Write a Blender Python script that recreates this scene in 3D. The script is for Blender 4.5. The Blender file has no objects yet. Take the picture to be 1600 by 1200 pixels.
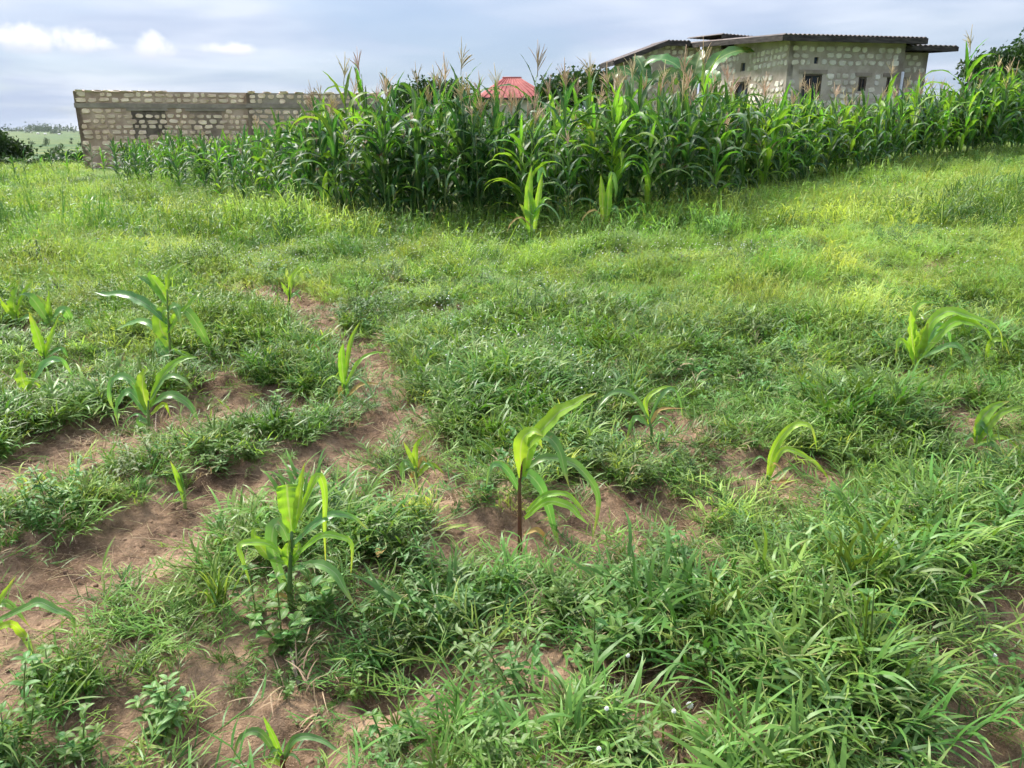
import bpy, math, random
import numpy as np
from mathutils import Vector, Matrix, Euler

R = math.radians
rnd = random.Random(7)
rng = np.random.default_rng(7)
SC = bpy.context.scene
COL = SC.collection

# ------------------------------------------------------------------ camera
CAM_H, PITCH, FPX = 1.5, R(18.0), 1200.0          # eye height, downward tilt, focal length in 1600-px units
cam_d = bpy.data.cameras.new('camera')
cam_d.sensor_width = 36.0
cam_d.lens = 36.0 * FPX / 1600.0
cam_d.clip_start = 0.05
cam_d.clip_end = 30000
cam = bpy.data.objects.new('camera', cam_d)
COL.objects.link(cam)
cam.location = (0, 0, CAM_H)
cam.rotation_euler = (math.pi / 2 - PITCH, 0, 0)
SC.camera = cam

# ------------------------------------------------------------------ sky, sun, exposure
SUN_EL, SUN_AZ = R(52), R(-48)                    # azimuth from +Y towards +X: behind the field, to the left
world = bpy.data.worlds.new('World')
SC.world = world
world.use_nodes = True
wn, wl = world.node_tree.nodes, world.node_tree.links
wn.clear()
def N(tree_nodes, typ, **kw):
    n = tree_nodes.new(typ)
    for k, v in kw.items():
        setattr(n, k, v)
    return n
w_out = N(wn, 'ShaderNodeOutputWorld')
w_bg = N(wn, 'ShaderNodeBackground')
w_bg.inputs['Strength'].default_value = 0.06
sky = N(wn, 'ShaderNodeTexSky', sky_type='NISHITA')
sky.sun_disc = False
sky.sun_elevation = SUN_EL
sky.sun_rotation = SUN_AZ
sky.air_density, sky.dust_density, sky.ozone_density = 1.0, 1.0, 1.4
tc = N(wn, 'ShaderNodeTexCoord')
sep = N(wn, 'ShaderNodeSeparateXYZ')
wl.new(tc.outputs['Generated'], sep.inputs[0])
def M(op, a, b=None, c=None, clamp=False, nodes=None, links=None):
    nodes, links = nodes or wn, links or wl
    n = N(nodes, 'ShaderNodeMath', operation=op)
    n.use_clamp = clamp
    for i, v in enumerate((a, b, c)):
        if v is None: continue
        if isinstance(v, (int, float)): n.inputs[i].default_value = v
        else: links.new(v, n.inputs[i])
    return n.outputs[0]
def mixc(fac, a, b, nodes=None, links=None, blend='MIX'):
    nodes, links = nodes or wn, links or wl
    n = N(nodes, 'ShaderNodeMix', data_type='RGBA', blend_type=blend)
    for idx, v in ((0, fac), (6, a), (7, b)):
        if isinstance(v, (int, float)): n.inputs[idx].default_value = v
        elif isinstance(v, tuple): n.inputs[idx].default_value = (*v[:3], 1)
        else: links.new(v, n.inputs[idx])
    return n.outputs[2]
# a deck of thin cloud seen in perspective: direction projected on a plane overhead
zz = M('MAXIMUM', M('ADD', sep.outputs[2], 0.10), 0.03)
comb = N(wn, 'ShaderNodeCombineXYZ')
wl.new(M('DIVIDE', sep.outputs[0], zz), comb.inputs[0])
wl.new(M('DIVIDE', sep.outputs[1], zz), comb.inputs[1])
def wnoise(vec, scale, detail, rough, dist=0.0, off=0.0):
    mp = N(wn, 'ShaderNodeMapping')
    wl.new(vec, mp.inputs[0])
    mp.inputs['Location'].default_value = (off, off * 1.7, off * .3)
    n = N(wn, 'ShaderNodeTexNoise')
    n.inputs['Scale'].default_value, n.inputs['Detail'].default_value = scale, detail
    n.inputs['Roughness'].default_value, n.inputs['Distortion'].default_value = rough, dist
    wl.new(mp.outputs[0], n.inputs['Vector'])
    return n.outputs[0]
def ramp(v, lo, hi, a=0.0, b=1.0, nodes=None, links=None):
    nodes, links = nodes or wn, links or wl
    n = N(nodes, 'ShaderNodeMapRange', interpolation_type='SMOOTHSTEP')
    links.new(v, n.inputs[0])
    for i, x in enumerate((lo, hi, a, b)): n.inputs[i + 1].default_value = x
    return n.outputs[0]
deck = ramp(wnoise(comb.outputs[0], 0.55, 4, .55, .4, 3.1), .36, .66, .55, 1)
shade = ramp(wnoise(comb.outputs[0], 0.8, 3, .5, .2, 9.4), .35, .7)
CLOUD_LIT, CLOUD_GREY = (6.0, 6.45, 7.4), (3.9, 4.6, 6.0)
lift = M('MULTIPLY_ADD', M('MAXIMUM', sep.outputs[2], 0.0), 1.1, 0.95)     # an overcast deck is brighter overhead than low down
lc = N(wn, 'ShaderNodeCombineXYZ')
for _k in range(3): wl.new(lift, lc.inputs[_k])
col = mixc(deck, mixc(1.0, sky.outputs[0], (.66, .74, .86), blend='MULTIPLY'), mixc(1.0, mixc(shade, CLOUD_GREY, CLOUD_LIT), lc.outputs[0], blend='MULTIPLY'))
# small fair-weather heaps low over the horizon (azimuth, elevation, half width, half height in radians)
az = M('ARCTAN2', sep.outputs[0], sep.outputs[1])
el = M('ARCSINE', sep.outputs[2])
puff = wnoise(tc.outputs['Generated'], 30, 6, .62, .3, 1.0)
for (a, e, wa, he, amp) in ((-.52, .092, .085, .020, 1.0), (-.405, .090, .024, .019, .9), (-.325, .091, .034, .010, .95), (1.05, .10, .10, .025, .9)):
    dx = M('DIVIDE', M('SUBTRACT', az, a), wa)
    dy = M('DIVIDE', M('SUBTRACT', el, e), he)
    dy = M('MULTIPLY', dy, M('ADD', 1.0, M('MULTIPLY', M('LESS_THAN', dy, 0.0), .35)))
    rr = M('ADD', M('POWER', M('ABSOLUTE', dx), 2), M('POWER', M('ABSOLUTE', dy), 2))
    f = M('ADD', M('SUBTRACT', 1.0, rr), M('MULTIPLY', M('SUBTRACT', puff, .5), 3.0))
    f = M('MULTIPLY', ramp(f, .0, 1.0), amp)
    col = mixc(f, col, mixc(ramp(dy, -1.0, .4), (5.6, 5.9, 6.7), (8.0, 8.1, 8.4)))
wl.new(col, w_bg.inputs[0])
wl.new(w_bg.outputs[0], w_out.inputs[0])

sun_d = bpy.data.lights.new('sun', 'SUN')
sun_d.energy, sun_d.angle, sun_d.color = 3.7, R(14), (1, .95, .86)
sun = bpy.data.objects.new('sun', sun_d)
COL.objects.link(sun)
sun.rotation_euler = (math.pi / 2 - SUN_EL, 0, math.pi - SUN_AZ)   # points away from the sun's place
sv = Vector((math.sin(SUN_AZ) * math.cos(SUN_EL), math.cos(SUN_AZ) * math.cos(SUN_EL), math.sin(SUN_EL)))
sun.rotation_euler = sv.to_track_quat('Z', 'Y').to_euler()
sun.location = (0, 0, 30)
vs = SC.view_settings
vs.view_transform, vs.look, vs.exposure, vs.gamma, vs.use_curve_mapping = 'Standard', 'None', 1.22, 1.0, False
cy = SC.cycles
cy.max_bounces, cy.diffuse_bounces, cy.glossy_bounces, cy.transmission_bounces, cy.transparent_max_bounces = 5, 3, 1, 4, 4
cy.use_adaptive_sampling, cy.adaptive_threshold, cy.adaptive_min_samples = True, .035, 16
cy.sample_clamp_indirect = 6
cy.caustics_reflective = cy.caustics_refractive = False

# ------------------------------------------------------------------ maths helpers
def sstep(t):
    t = np.clip(t, 0, 1)
    return t * t * (3 - 2 * t)
def _hash(i, j, s):
    h = np.sin(i * 127.1 + j * 311.7 + s * 74.7) * 43758.5453
    return h - np.floor(h)
def vnoise(x, y, s=0):
    xi, yi = np.floor(x), np.floor(y)
    u, v = sstep(x - xi), sstep(y - yi)
    a, b = _hash(xi, yi, s), _hash(xi + 1, yi, s)
    c, d = _hash(xi, yi + 1, s), _hash(xi + 1, yi + 1, s)
    return (a * (1 - u) + b * u) * (1 - v) + (c * (1 - u) + d * u) * v
def fbm(x, y, s=0, o=4):
    t, a, n = 0, .5, 0
    for k in range(o):
        t = t + a * vnoise(x * 2 ** k + 17.3 * k, y * 2 ** k - 9.1 * k, s + k)
        n += a; a *= .5
    return t / n
def macro(x, y):
    x, y = np.asarray(x, float), np.asarray(y, float)
    s = .8 * x + .9 * (y - 12)
    z = .055 * 2 * np.logaddexp(0, s / 2)
    z = 2.4 * np.tanh(z / 2.4)
    d = y - 28.5 - 1.1 * np.maximum(0, x + 17.5)
    z = z - 9.0 * sstep(d / 230) - 1.2 * sstep(d / 30)
    z = z + 24 * sstep((np.hypot(x, y) - 2200) / 2600) * (.75 + .5 * fbm(x / 900., y / 900., 3))
    return z
CP, SP = math.cos(PITCH), math.sin(PITCH)
def ray(px, py):
    r, u = (px - 800) / FPX, (600 - py) / FPX
    return np.array([r, CP + u * SP, -SP + u * CP])
def gpix(px, py, zf=macro):
    """the spot of ground seen along a line of sight"""
    d = ray(px, py)
    t = 0.5
    for _ in range(900):
        p = d * t
        h = CAM_H + p[2] - float(zf(p[0], p[1]))
        if h < .002: break
        t += max(.003, h * .45)
    return Vector((p[0], p[1], float(zf(p[0], p[1]))))

# bare soil: strips between the hoed ridges and worn spots (centre line, half width), metres on the ground
def strip(pts, w):
    return [tuple(gpix(*p)[:2]) for p in pts], w * 1.12 + .01
SOIL = [strip([(-120, 1100), (20, 1000), (110, 915), (190, 880), (300, 830), (390, 775), (470, 755)], .26),
        strip([(390, 770), (470, 755), (560, 710), (650, 655)], .19), strip([(520, 760), (600, 770), (700, 780)], .14),
        strip([(-80, 790), (60, 740), (190, 682), (260, 655), (340, 640), (420, 650)], .26), strip([(310, 585), (400, 562)], .19),
        strip([(485, 512), (545, 535), (600, 620)], .17), strip([(320, 465), (440, 474), (500, 500)], .19),
        strip([(740, 850), (830, 850)], .13), strip([(890, 800), (990, 840)], .12), strip([(600, 690), (700, 720)], .08),
        strip([(1000, 680), (1030, 690)], .13), strip([(1220, 755), (1265, 750)], .10), strip([(1340, 600), (1450, 592)], .14),
        strip([(1470, 668), (1530, 660)], .12), strip([(1560, 960), (1620, 1000)], .16), strip([(970, 1050), (1070, 1080)], .12),
        strip([(800, 1020), (850, 1035)], .07), strip([(370, 1185), (450, 1185)], .12),
        strip([(620, 1080), (720, 1070)], .05), 
        strip([(1040, 800), (1090, 850)], .05), strip([(40, 630), (90, 620)], .10), strip([(690, 500), (720, 505)], .10), strip([(1090, 1140), (1140, 1150)], .07),
        strip([(560, 1160), (640, 1175)], .05), strip([(1350, 1210), (1600, 1190)], .05)]
YOUNG = [(812, 868), (232, 690), (266, 580), (42, 640), (538, 640), (651, 766), (1019, 700), (1199, 762), (1432, 598), (1526, 706), (452, 482), (483, 566), (288, 796), (442, 1200), (79, 532), (60, 580), (25, 525), (100, 560), (1526, 715), (1560, 590)]
SOIL += [([tuple(gpix(a, b)[:2])] * 2, .10) for a, b in YOUNG]
def soil_mask(x, y):
    x, y = np.asarray(x, float), np.asarray(y, float)
    m = np.zeros(np.broadcast(x, y).shape)
    wob = (fbm(x * 3.2, y * 3.2, 21, 4) - .5) * .34 + (fbm(x * 12, y * 12, 5, 2) - .5) * .10
    for pts, w in SOIL:
        d = np.full(m.shape, 9.)
        for (ax, ay), (bx, by) in zip(pts[:-1], pts[1:]):
            vx, vy = bx - ax, by - ay
            t = np.clip(((x - ax) * vx + (y - ay) * vy) / (vx * vx + vy * vy + 1e-9), 0, 1)
            d = np.minimum(d, np.hypot(x - ax - t * vx, y - ay - t * vy))
        m = np.maximum(m, sstep((w + wob - d) / .10 + .5))
    return m
def ground(x, y):
    x, y = np.asarray(x, float), np.asarray(y, float)
    near = 1 - sstep((np.hypot(x, y) - 9) / 12)
    mid = sstep((np.hypot(x, y) - 4.5) / 3) * (1 - sstep((np.hypot(x, y) - 26) / 8))
    m = soil_mask(x, y) if np.any(near > 0) else 0
    q = x * .55 - y * .83                                        # across the hoed ridges
    lump = (fbm(x * 2.1, y * 2.1, 2, 3) - .5) * .10 + np.sin(q * 5.2 + 2.4 * fbm(x * .6, y * .6, 8, 2)) * .022
    clod = (fbm(x * 9, y * 9, 31, 4) - .5) * .085 + np.abs(fbm(x * 22, y * 22, 41, 2) - .5) * .03
    return macro(x, y) + mid * (fbm(x * .75, y * .75, 61, 2) - .5) * .26 + near * (lump + .055 * (1 - m) + clod * (.35 + .65 * m))

# ------------------------------------------------------------------ object helpers
def tag(o, label=None, cat=None, group=None, kind=None):
    if label: o['label'] = label
    if cat: o['category'] = cat
    if group: o['group'] = group
    if kind: o['kind'] = kind
    return o
def empty(name, loc=(0, 0, 0), rz=0.0, label=None, cat=None, group=None):
    o = bpy.data.objects.new(name, None)
    o.empty_display_size = .1
    o.location = loc
    o.rotation_euler = (0, 0, rz)
    COL.objects.link(o)
    return tag(o, label, cat, group)
class MB:
    """collects vertices, faces and uv, then becomes one mesh"""
    def __init__(s):
        s.v, s.f, s.uv = [], [], []
    def add(s, v, f, uv=None):
        b = len(s.v)
        s.v.extend([tuple(map(float, p)) for p in v])
        s.f.extend([tuple(int(i) + b for i in q) for q in f])
        s.uv.extend(uv if uv is not None else [(0.0, 0.0)] * len(v))
        return s
    def merge(s, o, mat=None):
        s.add([mat @ Vector(p) for p in o.v] if mat is not None else o.v, o.f, o.uv)
        return s
    def box(s, c, size, rz=0.0):
        cx, cyy, cz = c
        hx, hy, hz = size[0] / 2, size[1] / 2, size[2] / 2
        ca, sa = math.cos(rz), math.sin(rz)
        v = [(cx + x * hx * ca - y * hy * sa, cyy + x * hx * sa + y * hy * ca, cz + z * hz) for z in (-1, 1) for y in (-1, 1) for x in (-1, 1)]
        return s.add(v, [(0, 2, 3, 1), (4, 5, 7, 6), (0, 1, 5, 4), (2, 6, 7, 3), (0, 4, 6, 2), (1, 3, 7, 5)])
    def tube(s, pts, radii, n=6, cap=True):
        pts = [Vector(p) for p in pts]
        vs_, prev = [], None
        for i, p in enumerate(pts):
            t = (pts[min(i + 1, len(pts) - 1)] - pts[max(i - 1, 0)]).normalized()
            a = prev if prev is not None else (Vector((1, 0, 0)) if abs(t.x) < .8 else Vector((0, 1, 0)))
            a = (a - t * a.dot(t)).normalized(); prev = a
            b = t.cross(a)
            for k in range(n):
                an = 2 * math.pi * k / n
                vs_.append(p + (a * math.cos(an) + b * math.sin(an)) * radii[i])
        f = [(i * n + k, i * n + (k + 1) % n, (i + 1) * n + (k + 1) % n, (i + 1) * n + k) for i in range(len(pts) - 1) for k in range(n)]
        if cap: f += [tuple(range(n - 1, -1, -1)), tuple((len(pts) - 1) * n + k for k in range(n))]
        return s.add(vs_, f, [(k / n, i / max(1, len(pts) - 1)) for i in range(len(pts)) for k in range(n)])
    def mesh(s, name, mat, smooth=True):
        me = bpy.data.meshes.new(name)
        me.from_pydata(s.v, [], s.f)
        if s.uv:
            uvl = me.uv_layers.new(name='UVMap')
            li = np.empty(len(me.loops), dtype=np.int32)
            me.loops.foreach_get('vertex_index', li)
            uvl.data.foreach_set('uv', np.array(s.uv, dtype=np.float32)[li].ravel())
        if smooth: me.polygons.foreach_set('use_smooth', np.ones(len(me.polygons), dtype=bool))
        if mat: me.materials.append(mat)
        me.update()
        return me
    def build(s, name, mat, parent=None, smooth=True):
        return link(name, s.mesh(name, mat, smooth), parent)
def link(name, me, parent=None, loc=None, rot=None, scale=None):
    o = bpy.data.objects.new(name, me)
    COL.objects.link(o)
    if parent: o.parent = parent
    if loc is not None: o.location = loc
    if rot is not None: o.rotation_euler = rot
    if scale is not None: o.scale = scale if hasattr(scale, '__len__') else (scale,) * 3
    return o

# ------------------------------------------------------------------ materials
def new_mat(name):
    m = bpy.data.materials.new(name)
    m.use_nodes = True
    m.node_tree.nodes.clear()
    nd, lk = m.node_tree.nodes, m.node_tree.links
    out = N(nd, 'ShaderNodeOutputMaterial')
    return m, nd, lk, out
def noise(nd, lk, scale, detail=3, rough=.55, coord='pos', dist=0.0, stretch=None):
    if coord == 'pos': src = N(nd, 'ShaderNodeNewGeometry').outputs['Position']
    else: src = N(nd, 'ShaderNodeTexCoord').outputs['Object' if coord == 'obj' else 'UV']
    if stretch:
        mp = N(nd, 'ShaderNodeMapping'); mp.inputs['Scale'].default_value = stretch
        lk.new(src, mp.inputs[0]); src = mp.outputs[0]
    n = N(nd, 'ShaderNodeTexNoise')
    n.inputs['Scale'].default_value, n.inputs['Detail'].default_value = scale, detail
    n.inputs['Roughness'].default_value, n.inputs['Distortion'].default_value = rough, dist
    lk.new(src, n.inputs['Vector'])
    return n.outputs[0]
def leaf_mat(name, c1, c2, glow, trans=.4, rough=.45, spec=.4, scale=1.3, vary=.30, rib=None, tip=None, hue=.03, veins=False):
    m, nd, lk, out = new_mat(name)
    c = mixc(ramp(noise(nd, lk, scale, 3), .35, .68, nodes=nd, links=lk), c1, c2, nd, lk)
    uv = N(nd, 'ShaderNodeSeparateXYZ')
    lk.new(N(nd, 'ShaderNodeTexCoord').outputs['UV'], uv.inputs[0])
    if veins:
        vn = noise(nd, lk, 1.0, 2, .6, 'uv', 0, (38, 1.2, 1))
        c = mixc(ramp(vn, .3, .7, 0, .30, nd, lk), c, tuple(x * 1.7 + .01 for x in c1), nd, lk)
    if tip:
        c = mixc(M('MULTIPLY', ramp(uv.outputs[1], .72, 1.02, nodes=nd, links=lk), ramp(noise(nd, lk, 9, 2), .40, .62, nodes=nd, links=lk), nodes=nd, links=lk), c, tip, nd, lk)
    if veins:
        c = mixc(ramp(noise(nd, lk, 34, 3, .6), .62, .72, 0, .55, nd, lk), c, (.36, .30, .12), nd, lk)
    if rib:
        d = M('ABSOLUTE', M('SUBTRACT', uv.outputs[0], .5, nodes=nd, links=lk), nodes=nd, links=lk)
        c = mixc(ramp(d, .03, .07, .75, 0, nd, lk), c, rib, nd, lk)
    rn = N(nd, 'ShaderNodeObjectInfo').outputs['Random']
    hs = N(nd, 'ShaderNodeHueSaturation')
    lk.new(c, hs.inputs['Color'])
    lk.new(M('MULTIPLY_ADD', rn, vary * 2, 1 - vary, nodes=nd, links=lk), hs.inputs['Value'])
    rn2 = M('FRACT', M('MULTIPLY', rn, 7.31, nodes=nd, links=lk), nodes=nd, links=lk)
    lk.new(M('MULTIPLY_ADD', rn2, hue * 2, .5 - hue, nodes=nd, links=lk), hs.inputs['Hue'])
    b = N(nd, 'ShaderNodeBsdfPrincipled')
    lk.new(hs.outputs[0], b.inputs['Base Color'])
    b.inputs['Roughness'].default_value = rough
    b.inputs['Specular IOR Level'].default_value = spec
    t = N(nd, 'ShaderNodeBsdfTranslucent')
    lk.new(mixc(1.0, hs.outputs[0], glow, nd, lk, 'MULTIPLY'), t.inputs[0])
    mx = N(nd, 'ShaderNodeMixShader')
    mx.inputs[0].default_value = trans
    lk.new(b.outputs[0], mx.inputs[1]); lk.new(t.outputs[0], mx.inputs[2])
    lk.new(mx.outputs[0], out.inputs[0])
    return m
def solid_mat(name, c1, c2, scale=4, rough=.8, spec=.3, vary=0.0, bump=0.0, bscale=30, coord='pos', detail=4, metal=0.0, lo=.35, hi=.68, stretch=None):
    m, nd, lk, out = new_mat(name)
    c = mixc(ramp(noise(nd, lk, scale, detail, .6, coord, .2, stretch), lo, hi, nodes=nd, links=lk), c1, c2, nd, lk)
    if vary:
        hs = N(nd, 'ShaderNodeHueSaturation')
        lk.new(c, hs.inputs['Color'])
        lk.new(M('MULTIPLY_ADD', N(nd, 'ShaderNodeObjectInfo').outputs['Random'], vary * 2, 1 - vary, nodes=nd, links=lk), hs.inputs['Value'])
        c = hs.outputs[0]
    b = N(nd, 'ShaderNodeBsdfPrincipled')
    lk.new(c, b.inputs['Base Color'])
    b.inputs['Roughness'].default_value, b.inputs['Specular IOR Level'].default_value, b.inputs['Metallic'].default_value = rough, spec, metal
    if bump:
        bp = N(nd, 'ShaderNodeBump')
        bp.inputs['Strength'].default_value, bp.inputs['Distance'].default_value = bump, .02
        lk.new(noise(nd, lk, bscale, 5, .65, coord), bp.inputs['Height'])
        lk.new(bp.outputs[0], b.inputs['Normal'])
    lk.new(b.outputs[0], out.inputs[0])
    return m
G = {}
G['crab'] = leaf_mat('crabgrass_leaf', (.078, .165, .030), (.140, .255, .045), (1.5, 1.5, .7), .27, .45, .34, 1.1, .42, tip=(.38, .36, .14), hue=.026)
G['pale'] = leaf_mat('pale_grass_leaf', (.250, .385, .085), (.330, .460, .110), (1.4, 1.3, .7), .42, .5, .3, .5, .28, tip=(.50, .50, .24))
G['fine'] = leaf_mat('fine_grass_leaf', (.155, .275, .055), (.265, .395, .085), (1.4, 1.3, .7), .42, .5, .3, .35, .34, tip=(.48, .46, .21))
G['herb'] = leaf_mat('herb_leaf', (.100, .180, .050), (.150, .235, .070), (1.4, 1.5, .7), .30, .5, .35, 2, .30, rib=(.20, .28, .12))
G['weed'] = leaf_mat('weed_leaf', (.090, .205, .042), (.140, .27, .062), (1.4, 1.5, .7), .38, .48, .35, 3, .22, rib=(.26, .36, .15))
G['mint'] = leaf_mat('mint_leaf', (.15, .28, .08), (.21, .34, .11), (1.3, 1.4, .8), .35, .5, .3, 3, .15, rib=(.34, .44, .24))
G['maize'] = leaf_mat('maize_leaf', (.036, .092, .032), (.064, .140, .044), (1.7, 2.0, .6), .30, .50, .38, 2.2, .38, rib=(.16, .24, .09), tip=(.22, .20, .07), veins=True)
G['maize2'] = leaf_mat('maize_leaf_light', (.10, .225, .035), (.16, .30, .045), (1.6, 1.7, .55), .45, .48, .38, 2.2, .25, rib=(.26, .36, .14), veins=True)
G['young'] = leaf_mat('young_maize_leaf', (.20, .375, .042), (.28, .445, .058), (1.6, 1.5, .6), .46, .42, .45, 9, .20, rib=(.34, .44, .20), tip=(.42, .38, .10), hue=.015, veins=True)
G['young_blue'] = leaf_mat('young_maize_leaf_bluish', (.12, .25, .075), (.17, .31, .085), (1.4, 1.6, .7), .38, .36, .5, 9, .18, rib=(.30, .38, .20), tip=(.42, .38, .10), hue=.012, veins=True)
G['dry'] = leaf_mat('dry_leaf', (.38, .26, .10), (.50, .38, .13), (1.2, 1.1, .7), .25, .7, .2, 12, .2, hue=.02)
G['straw'] = leaf_mat('straw', (.30, .22, .13), (.42, .33, .20), (1.1, 1.0, .8), .15, .7, .2, 12, .3, hue=.02)
G['tassel'] = leaf_mat('tassel', (.66, .56, .34), (.64, .48, .36), (1.1, 1.0, .8), .30, .8, .2, 1.2, .22, hue=.02)
G['stalk'] = leaf_mat('maize_stalk', (.10, .18, .045), (.17, .24, .07), (1, 1, 1), .05, .45, .4, 3, .25)
G['stalk_red'] = solid_mat('maize_stalk_red', (.12, .03, .025), (.14, .10, .04), 14, .5)
G['silk'] = solid_mat('corn_silk', (.22, .07, .05), (.30, .13, .07), 20, .8)
G['husk'] = leaf_mat('corn_husk', (.22, .30, .10), (.30, .34, .14), (1.2, 1.2, .8), .2, .55, .3, 12, .2)
G['banana'] = leaf_mat('banana_leaf', (.055, .13, .03), (.09, .18, .045), (1.5, 1.6, .6), .35, .38, .5, 3, .2, rib=(.25, .32, .12), tip=(.25, .2, .08), veins=True)
G['tree'] = leaf_mat('tree_leaf', (.022, .050, .014), (.042, .082, .022), (1.4, 1.6, .6), .25, .5, .3, .6, .25)
G['bush'] = leaf_mat('bush_leaf', (.040, .085, .022), (.065, .125, .035), (1.4, 1.6, .6), .25, .5, .3, .6, .25)
G['bark'] = solid_mat('bark', (.07, .055, .045), (.13, .11, .09), 8, .9, .2, 0, .6, 40)
G['petal'] = solid_mat('white_petal', (.75, .75, .70), (.82, .82, .78), 30, .7)
G['twig'] = solid_mat('dry_twig', (.22, .17, .13), (.34, .28, .22), 30, .85, .2, .15, .5, 90)
G['clod'] = solid_mat('soil_clod', (.15, .095, .062), (.26, .17, .115), 16, .95, .12, .15, .6, 70)

def ground_material():
    m, nd, lk, out = new_mat('ground_soil_and_fields')
    geo = N(nd, 'ShaderNodeNewGeometry')
    sp = N(nd, 'ShaderNodeSeparateXYZ'); lk.new(geo.outputs['Position'], sp.inputs[0])
    k = dict(nodes=nd, links=lk)
    soil = mixc(ramp(noise(nd, lk, 3.4, 5, .68), .36, .66, **k), (.135, .086, .053), (.415, .278, .178), nd, lk)
    soil = mixc(ramp(noise(nd, lk, 15, 3, .7), .45, .72, 0, .6, **k), soil, (.085, .053, .037), nd, lk)
    soil = mixc(ramp(noise(nd, lk, 130, 1, .7), .55, .75, 0, .55, **k), soil, (.42, .29, .20), nd, lk)
    green = mixc(ramp(noise(nd, lk, .5, 5), .36, .66, **k), (.075, .14, .03), (.15, .21, .05), nd, lk)
    fields = mixc(ramp(noise(nd, lk, .006, 3, .5, 'pos', 0, (1, 3.2, 1)), .42, .58, **k), (.060, .115, .038), (.135, .165, .055), nd, lk)
    fields = mixc(ramp(noise(nd, lk, .03, 4, .6, 'pos', 0, (1, 2.5, 1)), .50, .66, 0, .75, **k), fields, (.038, .075, .028), nd, lk)
    d = N(nd, 'ShaderNodeVectorMath', operation='LENGTH'); lk.new(geo.outputs['Position'], d.inputs[0])
    c = mixc(ramp(d.outputs['Value'], 9, 20, **k), soil, green, nd, lk)
    c = mixc(ramp(d.outputs['Value'], 60, 140, **k), c, fields, nd, lk)
    b = N(nd, 'ShaderNodeBsdfPrincipled')
    lk.new(c, b.inputs['Base Color'])
    b.inputs['Roughness'].default_value, b.inputs['Specular IOR Level'].default_value = .92, .15
    bp = N(nd, 'ShaderNodeBump'); bp.inputs['Strength'].default_value, bp.inputs['Distance'].default_value = 1.0, .035
    h = noise(nd, lk, 26, 5, .75)
    lk.new(h, bp.inputs['Height']); lk.new(bp.outputs[0], b.inputs['Normal'])
    lk.new(b.outputs[0], out.inputs[0])
    return m

# ------------------------------------------------------------------ the ground: one sheet, fine by the feet and coarse towards the horizon
def axis(lo, hi, fine_lo, fine_hi, step, grow):
    a = list(np.arange(fine_lo, fine_hi + 1e-6, step))
    s = step
    while a[-1] < hi: s *= grow; a.append(a[-1] + s)
    s = step
    while a[0] > lo: s *= grow; a.insert(0, a[0] - s)
    return np.array(a)
gx, gy = axis(-7000, 7000, -4.2, 4.2, .03, 1.055), axis(-400, 9000, 1.0, 7.0, .03, 1.055)
X, Y = np.meshgrid(gx, gy)
Z = ground(X, Y)
nv, nx, ny = X.size, len(gx), len(gy)
i, j = np.meshgrid(np.arange(nx - 1), np.arange(ny - 1))
q = (j * nx + i).ravel()
quads = np.stack([q, q + 1, q + 1 + nx, q + nx], 1)
me = bpy.data.meshes.new('ground')
me.vertices.add(nv); me.vertices.foreach_set('co', np.stack([X, Y, Z], -1).astype(np.float32).ravel())
me.loops.add(quads.size); me.loops.foreach_set('vertex_index', quads.astype(np.int32).ravel())
me.polygons.add(len(quads)); me.polygons.foreach_set('loop_start', np.arange(0, quads.size, 4, dtype=np.int32))
me.update(calc_edges=True)
me.polygons.foreach_set('use_smooth', np.ones(len(quads), dtype=bool))
me.materials.append(ground_material())
tag(link('ground', me), 'brown hoed soil field rising to the right, green plain beyond', 'ground', kind='structure')

# ------------------------------------------------------------------ blades and leaves
def ribbon(mb, P, W, nrm, across=1, fold=.0, wave=0.0, ph=0.0, cut=False, v0=0.0):
    """a leaf blade along the points P with half widths W; nrm = the way its face looks"""
    n = len(P)
    verts, uv = [], []
    for k in range(n):
        t = (P[min(k + 1, n - 1)] - P[max(k - 1, 0)])
        t = t / (np.linalg.norm(t) + 1e-9)
        nn = nrm[k] if isinstance(nrm, list) else nrm
        s = np.cross(t, nn); s = s / (np.linalg.norm(s) + 1e-9)
        up = np.cross(s, t)
        ws = wave * math.sin(ph + k * 1.9) * W[k], wave * math.sin(ph * 1.7 + 2 + k * 2.3) * W[k]
        if across == 1:
            verts += [P[k] - s * W[k], P[k] + s * W[k]]; uv += [(0, k / (n - 1)), (1, k / (n - 1))]
        else:
            verts += [P[k] - s * W[k] + up * (fold * W[k] + ws[0]), P[k] - s * W[k] * .5 + up * (fold * .35 * W[k] + ws[0] * .4), P[k],
                      P[k] + s * W[k] * .5 + up * (fold * .35 * W[k] + ws[1] * .4), P[k] + s * W[k] + up * (fold * W[k] + ws[1])]
            uv += [(u, k / (n - 1)) for u in (0, .25, .5, .75, 1)]
    c = 2 if across == 1 else 5
    f = [(k * c + a, k * c + a + 1, (k + 1) * c + a + 1, (k + 1) * c + a) for k in range(n - 1) for a in range(c - 1)]
    mb.add(verts, f, uv)
def blade_path(base, azm, e0, droop, L, n, p=1.3, yaw=0.0):
    P = [np.array(base, float)]
    for k in range(n):
        s = (k + .5) / n
        e = e0 - droop * s ** p
        a = azm + yaw * s
        P.append(P[-1] + np.array([math.cos(a) * math.cos(e), math.sin(a) * math.cos(e), math.sin(e)]) * L / n)
    return P
def floor_path(P, z):
    for p in P[1:]:
        if p[2] < z: p[2] = z + rnd.uniform(0, .006)
    return P
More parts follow.
